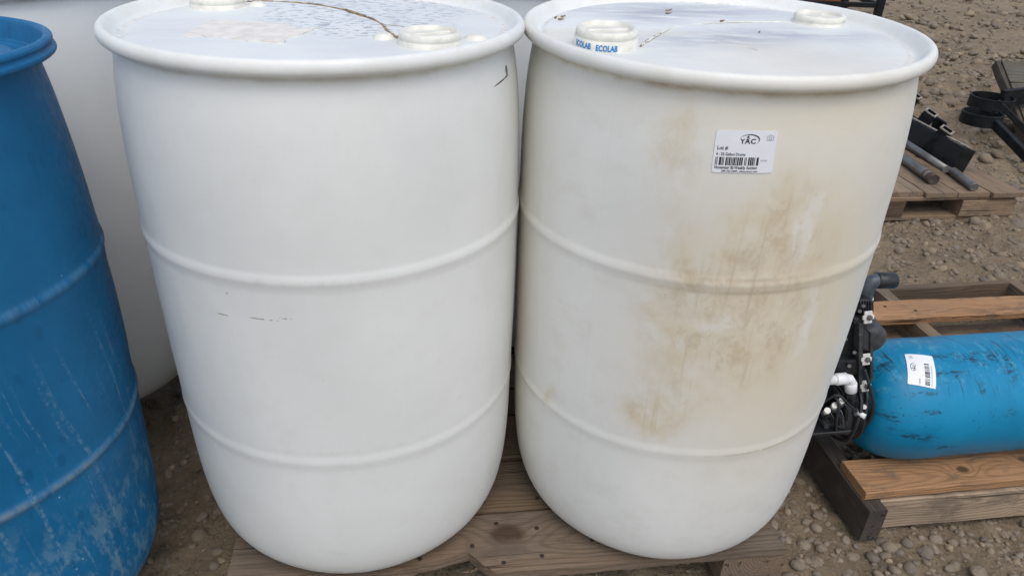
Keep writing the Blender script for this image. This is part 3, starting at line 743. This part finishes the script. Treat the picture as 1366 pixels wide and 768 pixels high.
# blue drum: deeper top ring, narrower neck
BPROF = [(.0, .006), (.15, .004), (.185, .0005), (.210, .002), (.236, .009), (.2575, .026), (.2700, .052), (.2765, .085), (.2805, .13), (.2835, .20), (.2855, .30), (.2862, .3185),
         (.2870, .3235), (.2884, .328), (.2891, .3325), (.2884, .337), (.2870, .3415), (.2866, .348), (.2880, .42), (.2883, .50), (.2880, .583), (.2886, .588), (.2900, .5925), (.2907, .597), (.2900, .6015), (.2884, .606), (.2876, .614),
         (.2850, .67), (.2812, .73), (.2768, .78), (.2725, .82), (.2690, .845), (.2675, .857), (.2690, .864), (.2765, .868), (.2860, .8703), (.2900, .8738), (.2896, .8788), (.2866, .8812), (.2860, .8838), (.2880, .8868), (.2876, .8908), (.2850, .8935), (.2812, .8942), (.2778, .8918), (.2755, .885),
         (.2722, .872), (.2685, .862), (.2625, .8575), (.2520, .8575), (.2455, .8595), (.2410, .8655), (.235, .8688), (.20, .8700), (.0, .871)]
def notch(q, z, a):
    # small step moulded into the ring
    if .866 < z < .883 and q > .275:
        d = (a-rad(-33+360))/.05; q += .0022*math.tanh(d)*(1 if abs(d) < 8 else 0)
    return q, z
db = drum('scuffed blue plastic drum with pale run marks', (-.8774, .8434), (-.0081, .0299), 'blue_poly', 5, .0976, prof=BPROF, extra=notch, n=200)
cap(db, -.05, .16, .868, 0, 0, 1.0, 'blue_poly')

# ------------------------------------------------------------------ stickers: flat print wrapped on the curved wall
_font_cache = {}
def text_geo(s, h, align='LEFT', bold=0.0):
    cu = bpy.data.curves.new('lettering', 'FONT'); cu.body = s; cu.size = h; cu.align_x = align; cu.resolution_u = 3; cu.offset = bold
    o = bpy.data.objects.new('lettering', cu); COL.objects.link(o)
    dg = bpy.context.evaluated_depsgraph_get(); me = bpy.data.meshes.new_from_object(o.evaluated_get(dg))
    v = [tuple(q.co)[:2] for q in me.vertices]; f = [tuple(p.vertices) for p in me.polygons]
    bpy.data.objects.remove(o); bpy.data.curves.remove(cu); bpy.data.meshes.remove(me); return v, f
def fit_text(s, x, y, width, h, bold=0.0):
    v, f = text_geo(s, 1.0, 'LEFT', bold); xs = [q[0] for q in v]; x0, x1 = min(xs), max(xs); k = width/(x1-x0)
    return [(x+(q[0]-x0)*k, y+q[1]*h) for q in v], f
def merge(parts):
    V = []; F = []
    for v, f in parts: b = len(V); V += v; F += [tuple(i+b for i in q) for q in f]
    return V, F
def rect(x0, y0, x1, y1): return [(x0, y0), (x1, y0), (x1, y1), (x0, y1)], [(0, 1, 2, 3)]
def strip(P, wds):
    v = []; f = []
    for i, p in enumerate(P):
        a = Vector(P[max(i-1, 0)]); b = Vector(P[min(i+1, len(P)-1)]); d = (b-a).normalized(); n = Vector((-d.y, d.x))
        v += [tuple(Vector(p)+n*wds[i]/2), tuple(Vector(p)-n*wds[i]/2)]
    f = [(2*i, 2*i+1, 2*i+3, 2*i+2) for i in range(len(P)-1)]; return v, f
def barcode(x0, x1, y0, y1, seed=1):
    r = random.Random(seed); parts = []; n = 62; mod = (x1-x0)/n; i = 0
    pat = [(0, 1), (4, 3), (8, 2), (11, 2), (16, 1), (18, 3), (22, 2), (27, 3), (31, 1), (33, 2)]
    pos = 0.0
    while pos < n-1:
        wd = r.choice((1, 1, 2, 3)); parts.append(rect(x0+pos*mod, y0, x0+min(n, pos+wd)*mod, y1)); pos += wd + r.choice((.8, 1, 1, 2.4))
    return merge(parts)
def logo(cx, cy, s):
    """YAC wordmark under a sweeping arc with a small figure in the A"""
    parts = [fit_text('Y', cx-1.05*s, cy-.42*s, .55*s, .78*s, .03), fit_text('A', cx-.52*s, cy-.42*s, .66*s, .86*s, .03), fit_text('C', cx+.18*s, cy-.42*s, .60*s, .80*s, .03)]
    P = []; Wd = []
    for i in range(26):
        a = rad(172-i*8.6); P.append((cx+.02*s+1.16*s*math.cos(a), cy+.02*s+.62*s*math.sin(a))); q = i/25; Wd.append(s*(.02+.20*math.sin(min(1, q*1.05)*PI)**1.0*(q**.9)))
    parts.append(strip(P, Wd))
    h = [(cx-.16*s+.10*s*math.cos(t*PI/5), cy+.40*s+.10*s*math.sin(t*PI/5)) for t in range(10)]; parts.append((h, [tuple(range(10))]))
    parts.append(strip([(cx-.36*s, cy+.28*s), (cx-.14*s, cy+.34*s), (cx+.04*s, cy+.14*s)], [.05*s, .14*s, .05*s]))
    return merge(parts)
def camera_icon(cx, cy, s):
    parts = []
    for a, b in (((-1, -.75), (1, -.75)), ((1, -.75), (1, .55)), ((1, .55), (.45, .55)), ((.45, .55), (.25, .9)), ((.25, .9), (-.25, .9)), ((-.25, .9), (-.45, .55)), ((-.45, .55), (-1, .55)), ((-1, .55), (-1, -.75))):
        parts.append(strip([(cx+a[0]*s, cy+a[1]*s), (cx+b[0]*s, cy+b[1]*s)], [.13*s]*2))
    parts.append(strip([(cx+.42*s*math.cos(t), cy-.1*s+.42*s*math.sin(t)) for t in np.linspace(0, 2*PI, 18)], [.13*s]*18))
    return merge(parts)
def make_sticker(parent, W_, H_, wrap, label, lines, seed):
    """sticker in its own plane (x right, y up, metres), wrap(x, y, lift) -> parent space"""
    n, m = 14, 10; v = []; f = []; rc = .0008
    for j in range(m+1):
        for i in range(n+1):
            x = -W_/2+W_*i/n; y = -H_/2+H_*j/m
            if (i in (0, n)) and (j in (0, m)): x *= 1-rc/W_*1.2; y *= 1-rc/H_*1.2
            v.append((x, y))
    f = [(j*(n+1)+i, j*(n+1)+i+1, (j+1)*(n+1)+i+1, (j+1)*(n+1)+i) for j in range(m) for i in range(n)]
    top = [wrap(x, y, .0006) for x, y in v]; bot = [wrap(x, y, .0001) for x, y in v]; N = len(v)
    rim = [i for i in range(n)] + [j*(n+1)+n for j in range(m)] + [m*(n+1)+i for i in range(n, 0, -1)] + [j*(n+1) for j in range(m, 0, -1)]
    F = list(f) + [tuple(k+N for k in q[::-1]) for q in f] + [(rim[k], rim[(k+1) % len(rim)], rim[(k+1) % len(rim)]+N, rim[k]+N) for k in range(len(rim))]
    bm = bmesh.new(); bv = [bm.verts.new(q) for q in top+bot]
    for q in F: bm.faces.new([bv[k] for k in q])
    st = link('sticker', bm_mesh('sticker', bm, False), M['paper'], parent); st['label'] = label
    for q in st.data.polygons: q.use_smooth = False
    for (nm, geo, mt) in lines:
        vv, ff = geo; me = mesh(nm, [wrap(x, y, .0010) for x, y in vv], ff); link(nm, me, M[mt], st)
    return st
# sticker on the stained drum: 15 degrees of arc, 51-54 mm tall
def wrap_drum(x, y, lift):
    rr = .2885; rot = rad(2.0); xx = x*math.cos(rot)-y*math.sin(rot); yy = x*math.sin(rot)+y*math.cos(rot)
    a = rad(-93.4)+xx/rr; z = .7925+yy
    r_ = WALL[2](z, a) + .0003
    return ((r_+lift)*math.cos(a), (r_+lift)*math.sin(a), z)
W1, H1 = .0750, .0525
lines = [('lettering', fit_text('Lot #', -.0338, .0030, .0128, .0068, .01), 'ink'),
         ('lettering', fit_text('4 - 55 Gallon Drums', -.0345, -.0042, .0355, .0052, .014), 'ink'),
         ('barcode', barcode(-.0345, .0185, -.0165, -.0062, 4), 'ink'),
         ('lettering', fit_text('November Bi-Weekly Auction', -.0345, -.0212, .0520, .0056, .016), 'ink'),
         ('lettering', fit_text('509-762-2300 | yakauctions.com', -.0255, -.0252, .0440, .0038, .012), 'ink'),
         ('lettering', fit_text('00014962', .0205, -.0112, .0085, .0026), 'grey_ink'),
         ('logo', logo(.0035, .0155, .0104), 'ink'), ('camera_icon', camera_icon(.0290, .0180, .0040), 'grey_ink')]
make_sticker(dr, W1, H1, wrap_drum, 'white printed barcode sticker', lines, 1)
# blue print on the tape band round the near cap
def wrap_cap(x, y, lift):
    a = rad(-100)+x/.0428; return ((.0424+lift)*math.cos(a), (.0424+lift)*math.sin(a), .0072+y)
v, f = merge([fit_text('ECOLAB', -.0205, -.0004, .0285, .0125, .035), fit_text('ECOLAB', -.0560, .0002, .0285, .0125, .035)])
link('lettering', mesh('lettering', [wrap_cap(x, y, .0006) for x, y in v], f), M['blue_ink'], rc1)

# ------------------------------------------------------------------ water softener tank with control valve
V0, RT, YT, ZT = .162, .1310, rad(10.1), .2225
ox = PT[0] - math.sin(AT)*V0; oy = PT[1] + math.cos(AT)*V0
tk = thing('water_softener_tank', 'scuffed bright blue tank with black control valve lying on the open pallet', 'tank', (ox, oy, ZT), (0, 0, YT))
PT_ = smooth_profile([(.0, .030), (.045, .0302), (.060, .0315), (.082, .038), (.1025, .054), (.1175, .079), (.127, .112), (.1318, .150), (.1310, .20)], 5)[:-1] + [(.1310, .2+.1*i) for i in range(0, 10)] + smooth_profile([(.1310, 1.15), (.128, 1.20), (.105, 1.25), (.06, 1.285), (0, 1.30)], 4)
v, f = lathe(PT_, 96); v = [(z, x, y) for (x, y, z) in v]
tb = link('tank_shell', mesh('tank_shell', v, [q for q in f], True), M['tank'] if 'tank' in M else tank_material(), tk)
# threaded collar
v, f = lathe([(.0, -.012), (.058, -.012), (.062, -.006), (.062, .010), (.066, .012), (.066, .030), (.058, .036), (0, .036)], 40); v = [(z, x, y) for x, y, z in v]
link('collar', mesh('collar', v, f, True), M['black_plastic'], tk)
# sticker on the tank, reading along the girth
S1 = .121, rad(66)
def wrap_tank(x, y, lift):
    rot = rad(-19); xx = x*math.cos(rot)-y*math.sin(rot); yy = x*math.sin(rot)+y*math.cos(rot)
    s = S1[0] - yy; a = S1[1] + (-xx)*-1/RT*1.0
    r_ = np.interp(s, [p[1] for p in PT_], [p[0] for p in PT_]) + .0010
    return (s, -(r_+lift)*math.cos(a), (r_+lift)*math.sin(a))
lines2 = [('lettering', fit_text('Lot #', -.0345, .0035, .0115, .0055), 'ink'),
          ('lettering', fit_text('Water Softener', -.0345, -.0030, .0270, .0040, .006), 'grey_ink'),
          ('barcode', barcode(-.0345, .0145, -.0150, -.0055, 9), 'ink'),
          ('lettering', fit_text('November Bi-Weekly Auction', -.0345, -.0200, .0460, .0040), 'grey_ink'),
          ('logo', logo(.0022, .0150, .0088), 'ink'), ('camera_icon', camera_icon(.0290, .0170, .0036), 'grey_ink')]
lines2 = [l for l in lines2 if not (l[0] == 'lettering' and l[2] == 'grey_ink' and 'Water' in str(l))]
del lines2[1]
make_sticker(tk, .0765, .0535, wrap_tank, 'white barcode sticker stuck sideways', lines2, 2)
# --- control valve (local x along the tank, y away from viewer, z up from the tank axis)
_ta = Vector((math.cos(YT), math.sin(YT), 0)); _tb = Vector((-math.sin(YT), math.cos(YT), 0)); _to = Vector((ox, oy, ZT))
def V(px, py, y=0.0):
    """photo pixel -> tank-local point on the valve's plane at depth y"""
    d = ray(px, py); o_ = Vector((0, 0, CAM_H)) - _to; q = o_ + d*((y-o_.dot(_tb))/d.dot(_tb)); return Vector((q.dot(_ta), y, q.z))
def vbox(bm, px0, py0, px1, py1, y0, y1, bev=.003, seg=1):
    """block of the leaning valve: four pixel corners on its front face at depth y0, straight back to y1"""
    c4 = [V(px0, py0, y0), V(px1, py0, y0), V(px1, py1, y0), V(px0, py1, y0)]
    vs = [bm.verts.new(q) for q in c4] + [bm.verts.new(q+Vector((0, y1-y0, 0))) for q in c4]
    fs = [bm.faces.new([vs[k] for k in q]) for q in ((0, 1, 2, 3), (7, 6, 5, 4), (0, 4, 5, 1), (1, 5, 6, 2), (2, 6, 7, 3), (3, 7, 4, 0))]
    if bev: bmesh.ops.bevel(bm, geom=list({e for q in vs for e in q.link_edges}), offset=bev, segments=seg, affect='EDGES', profile=.6)
bm = bmesh.new()
vbox(bm, 1085, 432, 1148, 580, -.030, .05, .006, 2); vbox(bm, 1115, 462, 1163, 560, -.015, .04, .006, 2)
vbox(bm, 1120, 401, 1167, 419, -.030, .015, .004); vbox(bm, 1112, 480, 1146, 500, -.045, .0, .005, 2); vbox(bm, 1105, 418, 1156, 440, -.022, .02, .004)
link('valve_body', bm_mesh('valve_body', bm), M['black_plastic'], tk)
for q in [(1146, 446, 1151, 528, -.050, -.030), (1161, 444, 1165, 508, -.050, -.030), (1146, 432, 1152, 446, -.048, -.030), (1128, 538, 1137, 580, -.062, -.045)] + [(1148+k*3.4, 402, 1149.3+k*3.4, 419, -.034, -.029) for k in range(5)]:
    bm = bmesh.new(); vbox(bm, *q, .0006); link('valve_rib', bm_mesh('valve_rib', bm), M['black_dusty'], tk)
v, f = lathe(smooth_profile([(0, -.046), (.022, -.046), (.0285, -.041), (.0305, -.025), (.0305, .015), (.024, .022), (0, .022)], 3), 32)
c_ = V(1157, 446, -.02); link('piston_housing', mesh('piston_housing', [(x, z, y) for x, y, z in v], [q[::-1] for q in f], True), M['black_dusty'], tk, (c_.x, 0, c_.z))
def clip(px, py, y, w_=.0165, hh=.024):
    bm = bmesh.new(); box_bm(bm, Vector((0, 0, 0)), (w_, .004, hh), .0012); box_bm(bm, Vector((0, -.0006, 0)), (w_*1.45, .004, hh*.36), .0012)
    o = link('clip', bm_mesh('clip', bm), M['clip_metal'], tk, V(px, py, y), (rad(-18), 0, rad(4)))
    v, f = lathe([(.0, -.001), (.0055, -.001), (.0055, .005), (.004, .0065), (0, .0065)], 6); v = [(x, -z-.002, y_) for x, y_, z in v]
    link('clip_bolt', mesh('clip_bolt', v, f), M['bolt_metal'], o)
clip(1158, 423, -.046, .0175, .025); clip(1155.5, 479, -.053); clip(1154.5, 514.5, -.053, .0175, .024)
tube('clip_stem', M['black_plastic'], tk, [V(1158, 423, -.044), V(1157, 421, -.02)], .005, 8)
# grey riser and elbow, black rubber end
tube('riser_pipe', M['grey_plastic'], tk, spline([V(1152, 404), V(1155, 390), V(1158, 381), V(1163, 376), V(1170, 374)], 6), .0145, 18)
tube('pipe_coupling', M['black_plastic'], tk, [V(1168, 374), V(1169.5, 374), V(1191.5, 374), V(1193, 374)], [.0140, .0162, .0162, .0150], 20)
tube('pipe_band', M['clip_metal'], tk, [V(1153, 400), V(1154, 396)], .0160, 18)
# white pvc elbow
tube('elbow_fitting', M['pvc'], tk, [V(1104, 507, -.065), V(1128, 504.5, -.065), V(1133, 505, -.065), V(1135, 508.5, -.065), V(1135, 520, -.065)], .0098, 20)
tube('elbow_socket', M['pvc'], tk, [V(1114, 506, -.065), V(1115, 505.9, -.065), V(1128.5, 504.4, -.065), V(1129, 504.3, -.065)], [.0112, .0122, .0122, .0110], 20)
tube('elbow_socket', M['pvc'], tk, [V(1135, 510, -.065), V(1135, 510.5, -.065), V(1135, 520.5, -.065), V(1135, 521, -.065)], [.0108, .0118, .0118, .0106], 20)
tube('drain_pipe', M['black_plastic'], tk, [V(1134.5, 519, -.065), V(1135, 545, -.045)], .0100, 14)
def fitting(name, mat, a, b, r, r2=None): tube(name, M[mat], tk, [a, b], [r, r2 or r], 12)
fitting('tube_fitting', 'pvc', V(1144, 550, -.066), V(1154, 555.5, -.080), .0056)
fitting('tube_collar', 'grey_plastic', V(1139, 546, -.05), V(1145, 551, -.068), .0085)
fitting('bolt', 'clip_metal', V(1150, 541, -.045), V(1153, 542.5, -.068), .0048); fitting('bolt', 'clip_metal', V(1148, 564, -.045), V(1151, 565.5, -.068), .0048)
for px, py in ((1123, 534), (1114, 540), (1104, 547)):
    fitting('wire_connector', 'clip_metal', V(px-3, py+5, -.050), V(px, py, -.070), .0062); fitting('wire_grommet', 'black_dusty', V(px-4, py+7, -.04), V(px-2.5, py+4, -.056), .0085)
a_ = V(1080, 581, -.075); b_ = V(1134, 581, -.075)
box('base_plate', M['black_plastic'], tk, ((a_.x+b_.x)/2, -.035, a_.z), (b_.x-a_.x, .080, .009), .0015)
# cable coil slung round the collar
for k in range(5):
    P = []; r0 = .058+.0035*k; s0 = -.002+.006*(k % 4)
    for i in range(25):
        a = rad(-120 + i*11.5); P.append(Vector((s0+.004*math.sin(i*.7+k), -r0*math.cos(a)-.004, r0*math.sin(a)*1.12+.0)))
    tube('cable', M['cable'], tk, P, .0040, 8)
tube('cable', M['cable'], tk, spline([V(1153, 492, -.055), V(1160, 515, -.065), V(1165, 540, -.070), V(1160, 560, -.07), V(1152, 568, -.06)]), .0036, 8)
tube('cable', M['cable'], tk, spline([V(1112, 525, -.06), V(1119, 540, -.075), V(1116, 560, -.078), V(1115, 575, -.07)]), .0032, 8)
tube('cable', M['cable'], tk, spline([V(1100, 535, -.06), V(1118, 527, -.072), V(1133, 540, -.075), V(1143, 548, -.07)]), .0028, 8)
tube('cable', M['cable'], tk, spline([V(1098, 560, -.06), V(1106, 552, -.07), V(1112, 566, -.072), V(1126, 570, -.066)]), .0026, 8)
for px, py, y in ((1128, 452, -.048), (1140, 470, -.048), (1133, 488, -.05), (1146, 536, -.05), (1143, 575, -.05), (1152, 408, -.033), (1147, 415, -.033)):
    fitting('screw', 'bolt_metal', V(px, py, y+.008), V(px, py, y-.004), .0036)
for q in [(1118+k*6, 523, 1121+k*6, 531, -.052, -.028) for k in range(4)] + [(1148, 527+k*8, 1156, 530+k*8, -.046, -.010) for k in range(3)] + [(1120, 556, 1127, 572, -.066, -.040), (1100, 566, 1112, 577, -.062, -.030), (1140, 425, 1147, 432, -.040, -.015)]:
    bm = bmesh.new(); vbox(bm, *q, .0008); link('valve_lug', bm_mesh('valve_lug', bm), M['black_dusty'], tk)
for k, (a, b) in enumerate((((1122, 534), (1130, 560)), ((1114, 541), (1124, 566)), ((1105, 548), (1110, 572)))):
    tube('wire', M['cable'] if k != 1 else M['grey_plastic'], tk, spline([V(*a, -.068), V((a[0]+b[0])/2+4, (a[1]+b[1])/2-3, -.078), V(*b, -.066)]), .0019, 6)
# grey foam plug on the dirt behind
p = onz(1198, 391, .012)
fp = tube('foam_plug', M['foam'], None, [(-.038, 0, 0), (-.034, .001, .001), (.034, .003, 0), (.040, .003, -.001)], [.008, .0155, .0150, .009], 14)
fp.location = (p.x, p.y, .010); fp.rotation_euler = (0, 0, rad(4)); tag(fp, 'short dark grey plug lying on the dirt behind the blue tank', 'plug')

# ------------------------------------------------------------------ steel on the far pallet
ZF = .1235
def bar(label, a, b, r, mat, collars=()):
    a = Vector(a); b = Vector(b); t = thing('steel_bar', label, 'bar', tuple(a), group='steel bars on the far pallet'); d = (b-a)
    tube('shaft', M[mat], t, [Vector((0, 0, 0)), d*.004, d*.996, d], [r*.9, r, r, r*.9], 18)
    for (s, l, rr, mm) in collars: tube('collar', M[mm], t, [d*s, d*(s+l)], rr, 18)
    return t
a1 = onz(1300, 250, ZF+.0185); b1 = onz(1202, 178, ZF+.0185)
bar('long steel bar with a ring joint lying across the far pallet past its front edge', a1, b1, .0180, 'bare_steel', ((.42, .02, .0215, 'bare_steel'), (.30, .008, .0197, 'rust')))
a2 = onz(1246, 240, ZF+.022); b2 = onz(1196, 205, ZF+.022)
bar('short thick steel bar with a rusty end collar on the far pallet', a2, b2, .0215, 'bare_steel', ((.0, .10, .0230, 'rust'), (.16, .04, .0227, 'rust')))
# black hitch: a deep channel standing on edge, square receiver tubes behind it
hA = onz(1266, 234, ZF); hB = onz(1172, 178, ZF)
ht = thing('receiver_hitch', 'black steel channel with square receiver tubes lying on the far pallet', 'hitch', (hA.x, hA.y, ZF))
dv = (hB-hA); Lh = dv.length; yaw = math.atan2(dv.y, dv.x); ht.rotation_euler = (0, 0, yaw)
# local x along the channel from its near end, local y to the left of travel
bm = bmesh.new(); HH = .128
tl = Matrix.Rotation(rad(14), 3, 'X')
box_bm(bm, tl @ Vector((Lh/2, 0, HH/2)), (Lh, .010, HH), .002, tl); box_bm(bm, tl @ Vector((Lh/2, -.028, .006)), (Lh, .060, .010), .002, tl)
box_bm(bm, tl @ Vector((.006, -.03, HH/2)), (.012, .055, HH*.98), .002, tl)
link('channel', bm_mesh('channel', bm), M['black_steel'], ht)
bm = bmesh.new(); box_bm(bm, tl @ Vector((Lh/2, -.020, HH+.004)), (Lh, .022, .006), .002, tl); link('top_flange', bm_mesh('top_flange', bm), M['worn_steel'], ht)
def sq_tube(name, parent, c, d, size, L, wall=.006, mat='black_steel', rim='worn_steel'):
    d = Vector(d).normalized(); q = d.to_track_quat('Z', 'Y')
    o = link(name, None, None, parent, c); bm = bmesh.new(); s = size/2; i = s-wall
    ring = lambda k, z: [bm.verts.new((x*k, y*k, z)) for x, y in ((-1, -1), (1, -1), (1, 1), (-1, 1))]
    a, b, c2, d2 = ring(s, 0), ring(s, L), ring(i, L), ring(i, .004)
    for A, B in ((a, b), (c2, d2)):
        for k in range(4): bm.faces.new((A[k], A[(k+1) % 4], B[(k+1) % 4], B[k]))
    bm.faces.new(d2); bm.faces.new(a[::-1])
    COL.objects.unlink(o); bpy.data.objects.remove(o)
    o = link(name, bm_mesh(name, bm), M[mat], parent, c); o.rotation_mode = 'QUATERNION'; o.rotation_quaternion = q
    bm = bmesh.new(); a, b = ring_quads(bm, s+.0005, L+.0008), ring_quads(bm, i, L+.0008)
    a2, b2 = ring_quads(bm, s+.0005, L-.004), ring_quads(bm, i, L-.004)
    for k in range(4):
        n_ = (k+1) % 4; bm.faces.new((a[k], a[n_], b[n_], b[k])); bm.faces.new((a2[k], a2[n_], a[n_], a[k]))
    link('tube_rim', bm_mesh('tube_rim', bm), M[rim], o)
    return o
def ring_quads(bm, k, z): return [bm.verts.new((x*k, y*k, z)) for x, y in ((-1, -1), (1, -1), (1, 1), (-1, 1))]
inv = Matrix.Rotation(-yaw, 3, 'Z')
def hl(px, py, z): return inv @ (onz(px, py, z) - Vector((hA.x, hA.y, ZF)))
for (px, py, zt) in ((1264, 173, .27), (1243, 150, .28), (1222, 127, .29)):
    tip = hl(px, py, zt); d = inv @ Vector((.26, -.22, .80)).normalized(); Lt = min(.17, (tip.z-.010)/d.z)
    sq_tube('receiver_tube', ht, tip-d*Lt, d, .058, Lt, .008)
p0 = hl(1258, 185, .20); p1 = hl(1205, 150, .20)
bm = bmesh.new(); md = (p0+p1)/2; ln = (p1-p0).length; rz = math.atan2((p1-p0).y, (p1-p0).x)
box_bm(bm, Vector((md.x, md.y, .040)), (ln*1.1, .06, .078), .004, Matrix.Rotation(rz, 3, 'Z')); link('cross_tube', bm_mesh('cross_tube', bm), M['black_steel'], ht)
g = hl(1252, 168, .22)
bm = bmesh.new(); box_bm(bm, Vector((g.x, g.y, .08)), (.11, .012, .10), .003, Matrix.Rotation(rz, 3, 'Z')); link('gusset', bm_mesh('gusset', bm), M['black_steel'], ht)
tube('steel_pin', M['bare_steel'], ht, [hl(1262, 226, ZF+.05), hl(1196, 183, ZF+.06)], .016, 12)

# ------------------------------------------------------------------ hooped bracket and sloping boards at the right edge
YB = 3.75
c1 = ony(1322, 136, 3.95); c2 = ony(1309, 157, 3.80)
br = thing('steel_bracket', 'black steel bracket ending in two flat band hoops beside sloping boards', 'bracket', (c2.x, c2.y, 0))
O2 = Vector((c2.x, c2.y, 0))
def hoop(c, R, h, t=.008):
    v = []; f = []; n = 36
    for i in range(n):
        a = 2*PI*i/n
        for (r_, z_) in ((R, -h/2), (R, h/2), (R-t, h/2), (R-t, -h/2)): v.append((c.x-O2.x+r_*math.cos(a), c.y-O2.y+r_*math.sin(a), c.z+z_))
    for i in range(n):
        j = (i+1) % n
        for k in range(4): f.append((i*4+k, j*4+k, j*4+(k+1) % 4, i*4+(k+1) % 4))
    me = mesh('hoop', v, f, True); me.shade_smooth()
    o = link('hoop', me, M['black_steel'], br)
    m = o.modifiers.new('split', 'EDGE_SPLIT'); m.split_angle = rad(40)
hoop(c1, .108, .060); hoop(c2, .098, .058)
def arm(a, b, s, nm='arm'):
    a = a-O2; b = b-O2; d = b-a; bm = bmesh.new(); q = d.to_track_quat('X', 'Z').to_matrix()
    box_bm(bm, (a+b)/2, (d.length, s[0], s[1]), .003, q); link(nm, bm_mesh(nm, bm), M['black_steel'], br)
e1 = ony(1322, 160, 3.74); g1 = onz(1392, 232, .02); arm(e1, g1, (.03, .045))
e2 = ony(1330, 136, 3.86); g2 = onz(1400, 205, .02); arm(e2, g2, (.022, .03))
e3 = ony(1335, 131, 3.97); g3 = ony(1440, 120, 4.05); arm(e3, g3, (.03, .085), 'beam')
leg = Vector((g3.x, g3.y, 0)); arm(Vector((g3.x, g3.y, g3.z)), leg, (.05, .05), 'post')
arm(Vector((c1.x+.10, c1.y+.02, c1.z)), Vector((c2.x+.09, c2.y+.02, c2.z)), (.03, .05), 'link_plate')
# sloping boards: lower end on the dirt, upper end carried by the beam
T0 = ony(1336, 80, 4.28); B0 = onz(1384, 205, .01)
sl = thing('board_ramp', 'sloping weathered grey boards with a dark thick edge beside the hooped bracket', 'boards', tuple(B0))
sd_ = (T0-B0); Ls = sd_.length; xdir = Vector((math.cos(rad(6)), math.sin(rad(6)), 0)); up = sd_.normalized(); nrm = xdir.cross(up).normalized(); xdir = up.cross(nrm).normalized()
Rm = Matrix((xdir, up, nrm)).transposed()
nb = 4; wd = Ls/nb
for i in range(nb):
    o = board('plank', M['wood_weathered'], sl, Rm @ Vector((.55, wd*(i+.5), -.018)), (1.1, wd-.004, .036), 0, seed=150+i); o.rotation_euler = Rm.to_euler()
o = board('edge_board', M['wood_dark'], sl, Rm @ Vector((-.013, Ls/2, -.030)), (Ls, .022, .050), 0, seed=160); o.rotation_euler = (Rm @ Matrix.Rotation(rad(90), 3, 'Z')).to_euler()

# ------------------------------------------------------------------ black frame far behind the stained drum
YF = 6.2
q0 = ony(1172, 14, YF)
fr = thing('steel_frame_rack', 'black square tube frame with an orange panel behind the stained drum', 'rack', (q0.x, q0.y, 0))
bw = .056
for nm, c, s in (('post', (0, 0, .40), (bw, bw, .80)), ('post', (-1.1, 0, .40), (bw, bw, .80)), ('post', (0, .7, .40), (bw, bw, .80)), ('post', (-1.1, .7, .40), (bw, bw, .80))):
    box(nm, M['black_steel'], fr, c, s, .004)
zr = ony(1145, 6.5, YF).z
box('rail', M['black_steel'], fr, (-.55, 0, zr), (1.1-bw, .036, .036), .003, (0, rad(0), 0)); box('rail', M['black_steel'], fr, (-.55, .7, zr), (1.1-bw, .036, .036), .003)
box('rail', M['black_steel'], fr, (0, .35, zr), (.036, .7-bw, .036), .003); box('rail', M['black_steel'], fr, (-1.1, .35, zr), (.036, .7-bw, .036), .003)
xp = ony(1124, 1, YF).x-q0.x
box('upright', M['black_steel'], fr, (xp, 0, zr+.15), (.03, .03, .27), .003)
box('panel', M['orange'], fr, (xp-.016-.2, .0, zr+.145), (.40, .02, .25), .004)
bpy.context.view_layer.update()
